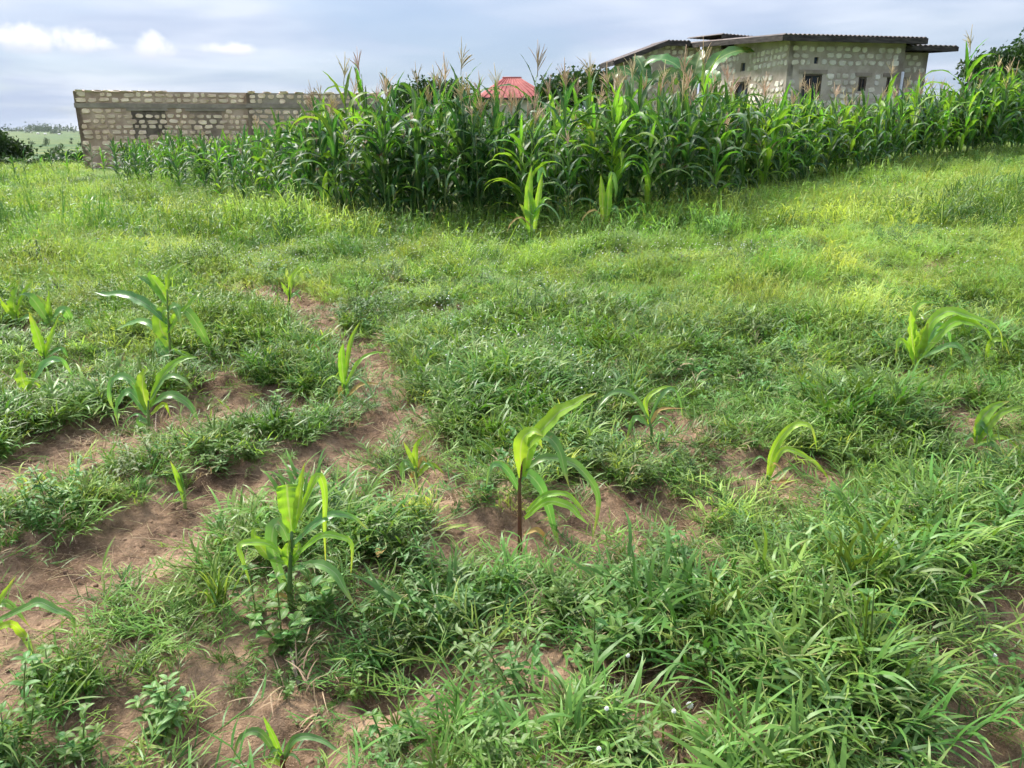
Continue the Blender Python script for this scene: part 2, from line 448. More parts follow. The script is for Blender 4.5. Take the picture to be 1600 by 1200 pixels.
def grass_blade(mb, base, azm, e0, droop, L, w, n=4):
    P = floor_path(blade_path(base, azm, e0, droop, L, n, 1.2, rnd.uniform(-.5, .5)), .004)
    W = [w * (.55 + .45 * min(1, s * 4)) * max(.03, (1 - s) ** .65) for s in [k / n for k in range(n + 1)]]
    mb_n = np.array([-math.cos(azm) * .6 + rnd.uniform(-.3, .3), -math.sin(azm) * .6 + rnd.uniform(-.3, .3), .8])
    ribbon(mb, P, W, mb_n)
def oval_leaf(mb, base, azm, e0, droop, L, w, n=4, peak=.42):
    P = blade_path(base, azm, e0, droop, L, n)
    W = []
    for k in range(n + 1):
        s = k / n
        W.append(w * max(.04, math.sin(math.pi * min(1, s ** (math.log(.5) / math.log(peak)))) ** .85))
    ribbon(mb, P, W, np.array([-math.cos(azm) * .7, -math.sin(azm) * .7, .7]), 5, .22)

def crab_clump(nst, spread, Ls, ws):
    """broad-bladed grass: low spreading culms, each with blades to both sides, and blades from the crown"""
    mb = MB()
    for _ in range(nst):
        a = rnd.uniform(0, 2 * math.pi); b = (rnd.gauss(0, spread * .35), rnd.gauss(0, spread * .35), 0)
        L = rnd.uniform(.6, 1.0) * Ls
        P = floor_path(blade_path(b, a, rnd.uniform(.5, 1.35), rnd.uniform(.2, .8), L, 5), .005)
        mb.tube(P, [.0016, .0015, .0013, .0011, .0009, .0006], 3, False)
        for k in range(1, 6):
            for sgn in ((1, -1) if rnd.random() < .35 else (rnd.choice((-1, 1)),)):
                grass_blade(mb, P[k], a + sgn * rnd.uniform(.3, 1.0), rnd.uniform(.35, 1.15), rnd.uniform(.5, 1.5), rnd.uniform(.45, .8) * Ls, rnd.uniform(.6, 1) * ws)
    for _ in range(nst):
        a = rnd.uniform(0, 2 * math.pi)
        grass_blade(mb, (rnd.gauss(0, spread * .3), rnd.gauss(0, spread * .3), 0), a, rnd.uniform(.7, 1.45), rnd.uniform(.6, 1.9), rnd.uniform(.7, 1.2) * Ls, rnd.uniform(.6, 1) * ws, 5)
    return mb
def fine_clump(nb, spread, Ls, ws, seeds=2):
    mb = MB()
    for _ in range(nb):
        a = rnd.uniform(0, 2 * math.pi)
        grass_blade(mb, (rnd.gauss(0, spread * .45), rnd.gauss(0, spread * .45), 0), a, rnd.uniform(.65, 1.5), rnd.uniform(.2, 1.5), rnd.uniform(.5, 1.1) * Ls, rnd.uniform(.6, 1) * ws, 3)
    for _ in range(nb // 3):                                     # leafy shoots
        a = rnd.uniform(0, 2 * math.pi); b = (rnd.gauss(0, spread * .4), rnd.gauss(0, spread * .4), 0)
        P = blade_path(b, a, rnd.uniform(.9, 1.5), .3, Ls * rnd.uniform(.5, .9), 4)
        for k in range(1, 5):
            grass_blade(mb, P[k], rnd.uniform(0, 6.28), rnd.uniform(0, .9), rnd.uniform(.2, .9), Ls * rnd.uniform(.18, .35), ws * 1.25, 2)
    for _ in range(seeds):
        a = rnd.uniform(0, 2 * math.pi)
        P = blade_path((rnd.gauss(0, spread * .3), rnd.gauss(0, spread * .3), 0), a, rnd.uniform(1.1, 1.5), .4, Ls * 1.35, 4)
        mb.tube(P, [.0012, .001, .0009, .0008, .0006], 3, False)
    return mb
def herb_clump(nst, spread, H, leafL, leafw, pairs, peak=.42):
    mb = MB()
    for _ in range(nst):
        a = rnd.uniform(0, 2 * math.pi); h = H * rnd.uniform(.6, 1.1)
        P = blade_path((rnd.gauss(0, spread * .4), rnd.gauss(0, spread * .4), 0), a, rnd.uniform(.8, 1.5), rnd.uniform(-.2, .4), h, pairs)
        mb.tube(P, [.0022 * (1 - .6 * k / pairs) for k in range(pairs + 1)], 3, False)
        r = rnd.uniform(0, 3)
        for k in range(1, pairs + 1):
            for s in range(3 if k == pairs else 2):
                sz = (1.0 if k < pairs else .7) * rnd.uniform(.7, 1.1)
                oval_leaf(mb, P[k], r + k * 1.57 + s * (3.14 if k < pairs else 2.1), rnd.uniform(.05, .8), rnd.uniform(.2, 1.1), leafL * sz, leafw * sz, 3, peak)
    return mb
def runner_clump(nst, L, lw):
    """a mat of creeping stems with short blades in two ranks, each turning up at its end"""
    mb = MB()
    for _ in range(nst):
        a = rnd.uniform(0, 6.28)
        P = floor_path(blade_path((rnd.gauss(0, .05), rnd.gauss(0, .05), .008), a, rnd.uniform(0, .5), rnd.uniform(-.5, .5), L * rnd.uniform(.6, 1.1), 7, 1, rnd.uniform(-.6, .6)), .006)
        mb.tube(P, [.0013] * 8, 3, False)
        for k in range(1, 8):
            for sgn in (-1, 1):
                if rnd.random() < .85:
                    grass_blade(mb, P[k], a + sgn * rnd.uniform(.4, 1.2), rnd.uniform(.2, .9), rnd.uniform(.1, .8), rnd.uniform(.045, .085), lw * rnd.uniform(.7, 1), 3)
    return mb

def source_collection(name, items):
    """mesh masters for scattering, kept in a collection of their own that is not in the scene"""
    c = bpy.data.collections.new(name)
    for k, (mb, mat) in enumerate(items):
        o = bpy.data.objects.new('%s_%02d' % (name, k), mb.mesh('%s_%02d' % (name, k), mat))
        c.objects.link(o)
    return c
def scatter(name, P, rot, scl, idx, coll, label, cat):
    me = bpy.data.meshes.new(name)
    n = len(P)
    me.vertices.add(n); me.vertices.foreach_set('co', np.asarray(P, np.float32).ravel())
    me.attributes.new('rot', 'FLOAT_VECTOR', 'POINT').data.foreach_set('vector', np.asarray(rot, np.float32).ravel())
    me.attributes.new('scl', 'FLOAT_VECTOR', 'POINT').data.foreach_set('vector', np.asarray(scl, np.float32).ravel())
    me.attributes.new('idx', 'INT', 'POINT').data.foreach_set('value', np.asarray(idx, np.int32))
    o = link(name, me)
    ng = bpy.data.node_groups.new(name + '_scatter', 'GeometryNodeTree')
    ng.interface.new_socket('Geometry', in_out='INPUT', socket_type='NodeSocketGeometry')
    ng.interface.new_socket('Geometry', in_out='OUTPUT', socket_type='NodeSocketGeometry')
    gi, go = ng.nodes.new('NodeGroupInput'), ng.nodes.new('NodeGroupOutput')
    ci = ng.nodes.new('GeometryNodeCollectionInfo')
    ci.inputs['Collection'].default_value = coll
    ci.inputs['Separate Children'].default_value = True
    ci.inputs['Reset Children'].default_value = True
    ip = ng.nodes.new('GeometryNodeInstanceOnPoints')
    ip.inputs['Pick Instance'].default_value = True
    def attr(nm, typ):
        a = ng.nodes.new('GeometryNodeInputNamedAttribute'); a.data_type = typ
        a.inputs['Name'].default_value = nm
        return a.outputs['Attribute']
    ng.links.new(gi.outputs[0], ip.inputs['Points'])
    ng.links.new(ci.outputs[0], ip.inputs['Instance'])
    ng.links.new(attr('idx', 'INT'), ip.inputs['Instance Index'])
    er = ng.nodes.new('FunctionNodeEulerToRotation')
    ng.links.new(attr('rot', 'FLOAT_VECTOR'), er.inputs[0])
    ng.links.new(er.outputs[0], ip.inputs['Rotation'])
    ng.links.new(attr('scl', 'FLOAT_VECTOR'), ip.inputs['Scale'])
    ng.links.new(ip.outputs[0], go.inputs[0])
    md = o.modifiers.new('scatter', 'NODES'); md.node_group = ng
    return tag(o, label, cat, kind='stuff')
def wedge(n, y0, y1, margin=1.2, pw=1.0):
    """random spots on the part of the field that lies ahead"""
    t = rng.random(n)
    y = np.sqrt(y0 ** 2 + (y1 ** 2 - y0 ** 2) * t) if pw == 1 else y0 + (y1 - y0) * t ** pw
    x = (rng.random(n) * 2 - 1) * (y * .70 + margin)
    return x, y
def place(x, y, smin, smax, tilt=.18, dz=0.0, hvar=.25, mul=None):
    n = len(x)
    s = smin + (smax - smin) * rng.random(n)
    if mul is not None: s = s * mul
    return (np.stack([x, y, ground(x, y) + dz], -1), np.stack([rng.normal(0, tilt, n), rng.normal(0, tilt, n), rng.random(n) * 6.283], -1),
            np.stack([s, s, s * (1 - hvar + 2 * hvar * rng.random(n))], -1))

# ------------------------------------------------------------------ edge of the tall maize (base of the front plants), left to right
EDGE = [gpix(*p) for p in ((150, 294), (230, 296), (330, 312), (430, 333), (510, 361), (640, 366), (830, 368), (960, 362), (1080, 350), (1190, 321), (1280, 290), (1400, 268), (1520, 250), (1660, 236))]
EX = np.array([p.x / p.y for p in EDGE]); ER = np.array([p.y for p in EDGE])
def edge_y(x, y):
    return np.interp(np.asarray(x) / np.asarray(y), EX, ER)

# ------------------------------------------------------------------ stone houses
S = {}
S['mortar'] = solid_mat('mortar', (.40, .33, .275), (.53, .455, .39), 2.2, .95, .1, 0, .7, 26)
S['mortar_l'] = solid_mat('mortar_brown', (.36, .25, .19), (.54, .40, .315), 1.6, .95, .1, 0, .7, 26)
S['beam'] = solid_mat('ring_beam_concrete', (.25, .205, .17), (.35, .29, .245), 3, .9, .1, 0, .5, 30)
S['stone_w'] = solid_mat('white_coral_stone', (.58, .52, .44), (.84, .79, .71), 1.6, .9, .15, .20, .6, 40)
S['stone_t'] = solid_mat('tan_coral_stone', (.60, .43, .32), (.88, .70, .55), 1.4, .9, .15, .22, .6, 40)
S['old_mortar'] = solid_mat('blackened_mortar', (.10, .08, .066), (.22, .17, .138), 3, .95, .1, 0, .6, 26)
S['grey_mortar'] = solid_mat('darkened_mortar', (.19, .14, .11), (.32, .24, .19), 3, .95, .1, 0, .6, 26)
S['fascia'] = solid_mat('weathered_fascia_board', (.035, .030, .028), (.085, .073, .067), 3, .85, .15, 0, .3, 40, stretch=(1, 1, 6))
S['tin'] = solid_mat('rusty_tin_sheet', (.07, .055, .05), (.16, .12, .105), 1.5, .6, .4, 0, .1, 60)
S['red_tin'] = solid_mat('red_roof_sheet', (.27, .065, .058), (.38, .115, .10), 1.2, .6, .25)
S['shutter'] = solid_mat('dark_blue_shutter', (.012, .017, .032), (.030, .038, .060), 3, .5, .4)
S['timber'] = solid_mat('door_frame_timber', (.08, .06, .05), (.13, .10, .08), 6, .8)
S['post'] = solid_mat('pale_post', (.42, .44, .46), (.55, .56, .57), 6, .6)
S['plaster'] = solid_mat('cement_plaster', (.29, .235, .19), (.40, .33, .275), 2.5, .92, .1, 0, .5, 22)
S['cream'] = solid_mat('cream_plaster', (.45, .40, .33), (.55, .50, .42), 2, .9)

def stone_mesh(k, mat):
    r = random.Random(100 + k)
    mb, n = MB(), 10
    outer, inner = [], []
    for i in range(n):
        a = 2 * math.pi * i / n + .2
        c, s = math.cos(a), math.sin(a)
        e = 4.5
        rad = (abs(c) ** e + abs(s) ** e) ** (-1 / e) * r.uniform(.84, 1.06)
        outer.append((c * rad * .5, .06, s * rad * .5))
        q = r.uniform(.86, .94)
        inner.append((c * rad * .5 * q, -.5 + r.uniform(-.25, .2), s * rad * .5 * q))
    mb.add(outer + inner, [(i, (i + 1) % n, n + (i + 1) % n, n + i) for i in range(n)] + [tuple(range(n, 2 * n))])
    return mb, mb.mesh('stone', mat, False)
STONES = {key: [stone_mesh(k, S[key]) for k in range(8)] for key in ('stone_w', 'stone_t')}

def wall_panel(L, z0, z1, th, holes, zl=None):
    """masonry slab u 0..L, z z0..z1 with real openings; zl = lower top at the left end (raked top)"""
    mb = MB()
    us = sorted({0, L, *[h[0] for h in holes], *[h[1] for h in holes]})
    zs = sorted({z0, z1, *[h[2] for h in holes], *[h[3] for h in holes]})
    def top(u, z): return z if zl is None or z < z1 else zl + (z1 - zl) * u / L
    def hole(i, j):
        if not (0 <= i < len(us) - 1 and 0 <= j < len(zs) - 1): return True
        cu, cz = (us[i] + us[i + 1]) / 2, (zs[j] + zs[j + 1]) / 2
        return any(h[0] < cu < h[1] and h[2] < cz < h[3] for h in holes)
    for i in range(len(us) - 1):
        for j in range(len(zs) - 1):
            if hole(i, j): continue
            a, b, c, d = us[i], us[i + 1], zs[j], zs[j + 1]
            da, db = top(a, d), top(b, d)
            mb.add([(a, 0, c), (b, 0, c), (b, 0, db), (a, 0, da)], [(0, 1, 2, 3)])
            mb.add([(a, th, c), (b, th, c), (b, th, db), (a, th, da)], [(3, 2, 1, 0)])
            for (ii, jj, p, q2) in ((i - 1, j, (a, da), (a, c)), (i + 1, j, (b, c), (b, db)), (i, j - 1, (a, c), (b, c)), (i, j + 1, (b, db), (a, da))):
                if hole(ii, jj):
                    mb.add([(p[0], 0, p[1]), (q2[0], 0, q2[1]), (q2[0], th, q2[1]), (p[0], th, p[1])], [(3, 2, 1, 0)])
    return mb
def stones_for(L, z0, z1, course, wmin, wmax, avoid, seed, ztop=None, fill=.86):
    r = random.Random(seed)
    out = []
    nrow = int((z1 - z0) / course)
    for j in range(nrow):
        zc = z1 - .03 - (j + .5) * course
        u = r.uniform(0, .15)
        while True:
            w = r.uniform(wmin, wmax)
            if u + w > L - .02: break
            uc, zz_ = u + w / 2, zc + r.uniform(-.022, .022)
            u += w
            if ztop and zz_ + course * .5 > ztop(uc): continue
            if any(a[0] - w * .4 < uc < a[1] + w * .4 and a[2] - course * .34 < zz_ < a[3] + course * .34 for a in avoid): continue
            if r.random() < .06: continue
            out.append((uc, zz_, (w - .05) * r.uniform(.84, 1.04), course * fill * r.uniform(.72, 1.1), r.randrange(8), r.uniform(-.12, .12)))
    return out
def lay_stones(wall, stones, key, n_single, score, seed=0):
    st = sorted(stones, key=score)
    for (u, z, w, h, k, t) in st[:n_single]:
        link('stone', STONES[key][k][1], wall, (u, 0, z), (0, t, 0), (w, .05, h))
    rest = MB()
    for (u, z, w, h, k, t) in st[n_single:]:
        rest.merge(STONES[key][k][0], Matrix.Translation((u, 0, z)) @ Matrix.Rotation(t, 4, 'Y') @ Matrix.Diagonal((w, .05, h, 1)))
    if rest.v:
        tag(rest.build('stones', S[key], wall, False), kind='stuff')

# --- the roofless shell behind the left end of the maize
ang = R(13)
A0 = Vector((-16.75, 31.3, 0)); A0.z = float(macro(-16.75, 31.3)) - .25
shell = empty('stone_house_shell', A0, ang, 'long roofless tan stone house shell behind the left end of the maize', 'house')
zt = CAM_H + 1.585 - A0.z                                        # wall top in the house's own heights
LW = 6.45
wl_ = wall_panel(LW, 0, zt, .22, []).build('wall', S['mortar_l'], shell, False)
bm_ = MB().box((LW / 2, .10, zt - .52), (LW + .06, .26, .17)).build('ring_beam', S['beam'], shell, False)
blocked = [(1.95, 3.2, zt - 1.75, zt - .66), (4.1, 5.3, zt - 1.75, zt - .66)]
for b in blocked:                                               # two window openings walled up with darker masonry, set back a little proud of the wall
    o = wall_panel(b[1] - b[0], b[2], b[3], .05, []).build('blocked_window', S['old_mortar' if b[0] < 3 else 'grey_mortar'], shell, False)
    o.location = (b[0], -.004, 0)
lint = MB()
o = MB().box((2.55, -.01, zt - .66), (1.5, .05, .09)).build('lintel', S['beam'], shell, False)
o = MB().box((4.7, -.01, zt - .66), (1.5, .05, .09)).build('lintel', S['beam'], shell, False)
avoid = [(0, LW, zt - .61, zt - .43), (1.85, 3.25, zt - .70, zt - .61), (4.0, 5.4, zt - .70, zt - .61)]
lay_stones(wl_, stones_for(LW, 0, zt, .196, .20, .46, avoid, 5), 'stone_t', 280, lambda s: -s[1] + .22 * s[0])
# the projecting block to its right
LB = 5.25
off = Vector((LW - .12, -.35, 0))
wr_ = wall_panel(LB, 0, zt - .02, .22, []).build('wall', S['plaster'], shell, False)
wr_.location = off
side = wall_panel(.36, 0, zt - .03, .2, []).build('wall', S['mortar_l'], shell, False)
side.location, side.rotation_euler = off + Vector((-.002, .36, 0)), (0, 0, -math.pi / 2)
sd2 = wall_panel(5.0, 0, zt - .03, .2, []).build('wall', S['mortar_l'], shell, False)
sd2.location, sd2.rotation_euler = off + Vector((LB + .003, .005, 0)), (0, 0, math.pi / 2)
sd3 = wall_panel(7.0, 0, zt - .03, .2, []).build('wall', S['mortar_l'], shell, False)
sd3.location, sd3.rotation_euler = Vector((-.004, 7.0, 0)), (0, 0, -math.pi / 2)
MB().box((off.x + LB / 2, off.y + .10, zt - .50), (LB + .05, .27, .16)).build('ring_beam', S['beam'], shell, False)
for dx in np.linspace(0, LB - .4, 9):                            # broken remains of the course above the beam
    if rnd.random() < .8:
        link('capping_stone', STONES['stone_t'][rnd.randrange(8)][1], shell, (off.x + .2 + dx, off.y + .1, zt + .0), (0, rnd.uniform(-.1, .1), 0), (rnd.uniform(.3, .5), .26, rnd.uniform(.05, .12)))
for dx in np.arange(.1, LW * .48, .33):
    link('capping_stone', STONES['stone_t'][rnd.randrange(8)][1], shell, (dx + .1, .1, zt + .005), (0, 0, 0), (.36, .24, rnd.uniform(.05, .10)))
lay_stones(wr_, stones_for(LB, 0, zt - .02, .196, .25, .42, [(0, LB, zt - .62, zt - .42)], 9), 'stone_t', 120, lambda s: -s[1])

# --- the roofed white-stone house on the right
E0 = Vector((8.95, 26.9, 0)); E0.z = float(macro(E0.x, E0.y)) - .3
ra = R(11)
house = empty('stone_house', E0, ra, 'white and grey stone house with a dark tin roof behind the maize on the right', 'house')
eave = CAM_H + 2.80 - E0.z
LF, LS = 4.2, 6.8
def opening_set(parent_wall, holes, frame=True):
    for (u0, u1, z0, z1, kind) in holes:
        pn = MB().box(((u0 + u1) / 2, .10, (z0 + z1) / 2), (u1 - u0 - .01, .04, z1 - z0 - .01)).build('door' if kind == 'door' else ('vent' if kind == 'vent' else 'window'), S['shutter'], parent_wall, False)
        if kind != 'vent':
            fr = MB()
            fr.box((u0 + .03, .05, (z0 + z1) / 2), (.05, .08, z1 - z0 - .02)); fr.box((u1 - .03, .05, (z0 + z1) / 2), (.05, .08, z1 - z0 - .02))
            fr.box(((u0 + u1) / 2, .05, z1 - .03), (u1 - u0 - .12, .08, .05)); fr.box(((u0 + u1) / 2, .06, (z0 + z1) / 2), (.04, .06, z1 - z0 - .14))
            fr.build('frame', S['timber'], pn, False)
            MB().box(((u0 + u1) / 2, .07, z1 + .07), (u1 - u0 + .3, .2, .12)).build('lintel', S['beam'], parent_wall, False)
hf = [(.58, 1.28, 0.6, eave - .92, 'door'), (.92, 1.07, eave - .60, eave - .40, 'vent'), (2.62, 2.92, eave - 1.42, eave - .98, 'window'), (3.66, 3.92, eave - 1.44, eave - .98, 'window')]
wf = wall_panel(LF, 0, eave + .2, .2, [h[:4] for h in hf]).build('wall', S['mortar'], house, False)
opening_set(wf, hf)
rb = [(0, LF, eave - .79, eave - .75)]
av = [(h[0] - .08, h[1] + .08, h[2], h[3] + (.16 if h[4] != 'vent' else .03)) for h in hf] + rb + [(0, .35, eave - 1.05, eave - .8)]
lay_stones(wf, stones_for(LF, 0, eave - .02, .205, .19, .38, av, 12, fill=.86), 'stone_w', 230, lambda s: -s[1])
hs_ = [(2.6, 3.6, .6, eave - .98, 'door'), (2.95, 3.3, eave - .62, eave - .34, 'vent')]
ws_ = wall_panel(LS, 0, eave + .18, .2, [(LS - h[1], LS - h[0], h[2], h[3]) for h in hs_], eave + .64).build('wall', S['mortar'], house, False)
ws_.location, ws_.rotation_euler = (-.003, LS, 0), (0, 0, -math.pi / 2)
opening_set(ws_, [(LS - h[1], LS - h[0], h[2], h[3], h[4]) for h in hs_])
av = [(LS - h[1] - .1, LS - h[0] + .1, h[2], h[3] + .16) for h in hs_] + [(0, LS, eave - .86, eave - .76), (LS - .8, LS, eave - 1.1, eave - .8)]
lay_stones(ws_, stones_for(LS, 0, eave + .39, .205, .19, .38, av, 13, lambda u: eave + .48 - .48 * u / LS, fill=.86), 'stone_w', 230, lambda s: -s[1])
wb_ = wall_panel(LF, 0, eave + .5, .2, []).build('wall', S['mortar'], house, False); wb_.location, wb_.rotation_euler = (LF, LS, 0), (0, 0, math.pi)
we_ = wall_panel(LS, 0, eave, .2, []).build('wall', S['mortar'], house, False); we_.location, we_.rotation_euler = (LF + .003, 0, 0), (0, 0, math.pi / 2)
# right-hand bay, set back, with its own lower roof
LR = 1.5
h2 = [(.18, .70, .6, eave - 1.04, 'door'), (.42, .56, eave - .72, eave - .52, 'vent')]
wr2 = wall_panel(LR, 0, eave - .12, .2, [h[:4] for h in h2]).build('wall', S['mortar'], house, False); wr2.location = (LF + .01, .8, 0); opening_set(wr2, h2)
lay_stones(wr2, stones_for(LR, 0, eave - .14, .205, .19, .38, [(0, LR, eave - .98, eave - .9), (.1, .8, .6, eave - .9), (.38, .6, eave - .74, eave - .5)], 14, fill=.86), 'stone_w', 60, lambda s: -s[1])
we2 = wall_panel(5, 0, eave - .15, .2, []).build('wall', S['mortar'], house, False); we2.location, we2.rotation_euler = (LF + LR + .013, .8, 0), (0, 0, math.pi / 2)
# left wing with a raked top
LL = 3.2
wing_off = Vector((-LL, 7.0, 0))
w_l, w_m = wall_panel(1.6, 0, eave + .70, .2, [], eave + .14), wall_panel(1.6, 0, eave + .70, .2, [])
wg = w_l.build('wall', S['mortar'], house, False); wg.location = wing_off
wm = w_m.build('wall', S['mortar'], house, False); wm.location = wing_off + Vector((1.603, 0, 0))
lay_stones(wg, stones_for(1.6, 0, eave + .68, .205, .19, .38, [(0, LL, eave - 1.0, eave - .9)], 15, lambda u: eave + .12 + .56 * u / 1.6, fill=.86), 'stone_w', 70, lambda s: -s[1])
lay_stones(wm, stones_for(1.6, 0, eave + .68, .205, .19, .38, [(0, LL, eave - 1.0, eave - .9)], 16, fill=.86), 'stone_w', 70, lambda s: -s[1])
wg2 = wall_panel(1.2, 0, eave + .13, .2, []).build('wall', S['mortar'], house, False); wg2.location, wg2.rotation_euler = wing_off + Vector((-.003, 1.2, 0)), (0, 0, -math.pi / 2)

def tin_roof(corners, pitch_n, name='roof'):
    """corrugated sheet over four corners: front-left, front-right, back-right, back-left"""
    mb = MB()
    fl, fr, br, bl = [Vector(c) for c in corners]
    n = pitch_n
    for k in range(n + 1):
        t = k / n
        a, b = fl.lerp(fr, t), bl.lerp(br, t)
        w = .022 * (1 if k % 2 else -1)
        mb.add([a + Vector((0, 0, w)), b + Vector((0, 0, w)), a + Vector((0, 0, w - .012)), b + Vector((0, 0, w - .012))], [])
    f = []
    for k in range(n):
        p, r = 4 * k, 4 * (k + 1)
        f += [(p, r, r + 1, p + 1), (p + 2, p + 3, r + 3, r + 2), (p, p + 2, r + 2, r), (p + 1, r + 1, r + 3, p + 3)]
    mb.f = f
    o = mb.build(name, S['tin'], house, False)
    return o
def fascia(parent, a, b, h=.17, t=.03):
    a, b = Vector(a), Vector(b)
    d = (b - a); hz = Vector((d.x, d.y, 0)); nrm = Vector((hz.y, -hz.x, 0)).normalized() * t
    v = [a, b, b + nrm, a + nrm] ; dn = Vector((0, 0, -h))
    MB().add(v + [p + dn for p in v], [(0, 1, 2, 3), (7, 6, 5, 4), (0, 4, 5, 1), (2, 6, 7, 3), (1, 5, 6, 2), (0, 3, 7, 4)]).build('fascia_board', S['fascia'], parent, False)
o_ = .55
zf, zb = eave + .20, eave + .74                                  # the sheet falls towards the front
r1 = tin_roof([(-o_, -o_, zf), (LF + .35, -o_, zf), (LF + .35, LS + o_, zb), (-o_, LS + o_, zb)], 64)
dz_ = Vector((0, 0, -.03))
fascia(r1, Vector((-o_, -o_, zf)) + dz_, Vector((LF + .35, -o_, zf)) + dz_)
fascia(r1, Vector((-o_ - .002, LS + o_, zb)) + dz_, Vector((-o_ - .002, -o_, zf)) + dz_)
fascia(r1, Vector((LF + .352, -o_, zf)) + dz_, Vector((LF + .352, LS + o_, zb)) + dz_)
r2 = tin_roof([(LF - .6, .15, eave + .05), (LF + LR + .6, .15, eave + .05), (LF + LR + .6, 6, eave + .35), (LF - .6, 6, eave + .35)], 28)
fascia(r2, Vector((LF - .6, .15, eave + .05)) + dz_, Vector((LF + LR + .6, .15, eave + .05)) + dz_, .14)
fascia(r2, Vector((LF + LR + .602, .15, eave + .05)) + dz_, Vector((LF + LR + .602, 6, eave + .35)) + dz_, .14)
wz0, wz1 = eave - .02, eave + .74
yf = wing_off.y - .45
r3 = tin_roof([(-3.75, yf, wz0), (-3.75, 8.4, wz0), (-1.6, 8.4, wz1), (-1.6, yf, wz1)], 20)
fascia(r3, Vector((-3.75, yf, wz0)) + dz_, Vector((-1.6, yf, wz1)) + dz_)
fascia(r3, Vector((-3.752, 8.4, wz0)) + dz_, Vector((-3.752, yf, wz0)) + dz_)
r5 = tin_roof([(-1.6, yf, wz1 + .004), (-.62, yf, wz1 + .004), (-.62, 8.4, wz1 + .05), (-1.6, 8.4, wz1 + .05)], 12)
fascia(r5, Vector((-1.598, yf, wz1)) + dz_, Vector((-.62, yf, wz1)) + dz_)
r4 = tin_roof([(-.5, 4.0, eave + .72), (2.6, 4.0, eave + .55), (2.6, 7.2, eave + .80), (-.5, 7.2, eave + .92)], 44)
fascia(r4, Vector((-.5, 4.0, eave + .72)) + dz_, Vector((2.6, 4.0, eave + .55)) + dz_, .5)
# pale post in front of it
pp = MB().tube([(0, 0, 0), (.01, 0, 1.1), (0, .01, 2.35)], [.05, .048, .045], 8)
c = house.matrix_basis @ Vector((3.5, -1.0, 0))
o = pp.build('post', S['post']); o.location = (c.x, c.y, float(macro(c.x, c.y)) - .1)
tag(o, 'slim pale post in front of the white stone house wall', 'post')

# --- a red hipped roof further off, seen over the maize
b0 = Vector((.25, 62, 0)); b0.z = float(macro(b0.x, b0.y))
red = empty('red_roofed_house', b0, R(8), 'distant house with a red hipped roof seen over the maize', 'house')
ze, zr = CAM_H + 2.65 - b0.z, CAM_H + 4.25 - b0.z
MB().box((0, 2.9, (ze - .1) / 2), (5.0, 5.2, ze - .1)).build('wall', S['cream'], red, False)
mb = MB()
hw, dp = 2.9, 6.4
mb.add([(-hw, 0, ze), (hw, 0, ze), (hw, dp, ze), (-hw, dp, ze), (-.5, dp / 2, zr), (.9, dp / 2, zr)], [(0, 1, 5, 4), (1, 2, 5), (2, 3, 4, 5), (3, 0, 4), (3, 2, 1, 0)])
rr_ = mb.build('roof', S['red_tin'], red, False)
MB().tube([(-.55, dp / 2, zr + .01), (.95, dp / 2, zr + .01)], [.09, .09], 6).build('ridge_cap', S['red_tin'], rr_)
ribs = MB()
for k in range(1, 12):
    q = k / 12
    ribs.tube([(-hw + 2 * hw * q, 0, ze + .02), (-.5 + 1.4 * q, dp / 2, zr + .02)], [.035, .035], 4)
ribs.build('sheet_ribs', S['red_tin'], rr_)
MB().box((0, -.03, ze - .09), (2 * hw, .05, .18)).build('fascia_board', S['fascia'], rr_, False)

# ------------------------------------------------------------------ trees and bushes
def crown_mesh(lobes, n, size, seed):
    r = np.random.default_rng(seed)
    c = np.array([l[:3] for l in lobes]); rad = np.array([l[3:6] for l in lobes])
    vol = np.prod(rad, 1) ** .67
    pick = r.choice(len(lobes), n, p=vol / vol.sum())
    d = r.normal(size=(n, 3)); d /= np.linalg.norm(d, axis=1)[:, None]
    rr = (.45 + .6 * r.random(n) ** .6)
    P = c[pick] + d * rad[pick] * rr[:, None]
    # clumps: pull leaves towards sprig centres
    k = max(4, n // 26)
    ctr = P[r.choice(n, k)]
    own = r.integers(0, k, n)
    P = np.where(r.random(n)[:, None] < .8, ctr[own] + r.normal(size=(n, 3)) * size * 1.9, P)
    a = r.normal(size=(n, 3)); a /= np.linalg.norm(a, axis=1)[:, None]
    b = np.cross(a, r.normal(size=(n, 3))); b /= np.linalg.norm(b, axis=1)[:, None]
    s = size * (.6 + .8 * r.random(n))[:, None]
    V = np.stack([P - a * s, P + b * s * .5, P + a * s, P - b * s * .5], 1).reshape(-1, 3)
    mb = MB()
    mb.v = [tuple(p) for p in V.tolist()]
    mb.f = [(4 * q, 4 * q + 1, 4 * q + 2, 4 * q + 3) for q in range(n)]
    mb.uv = [(0, 0), (.3, .5), (.5, .6), (.3, .5)] * n
    return mb
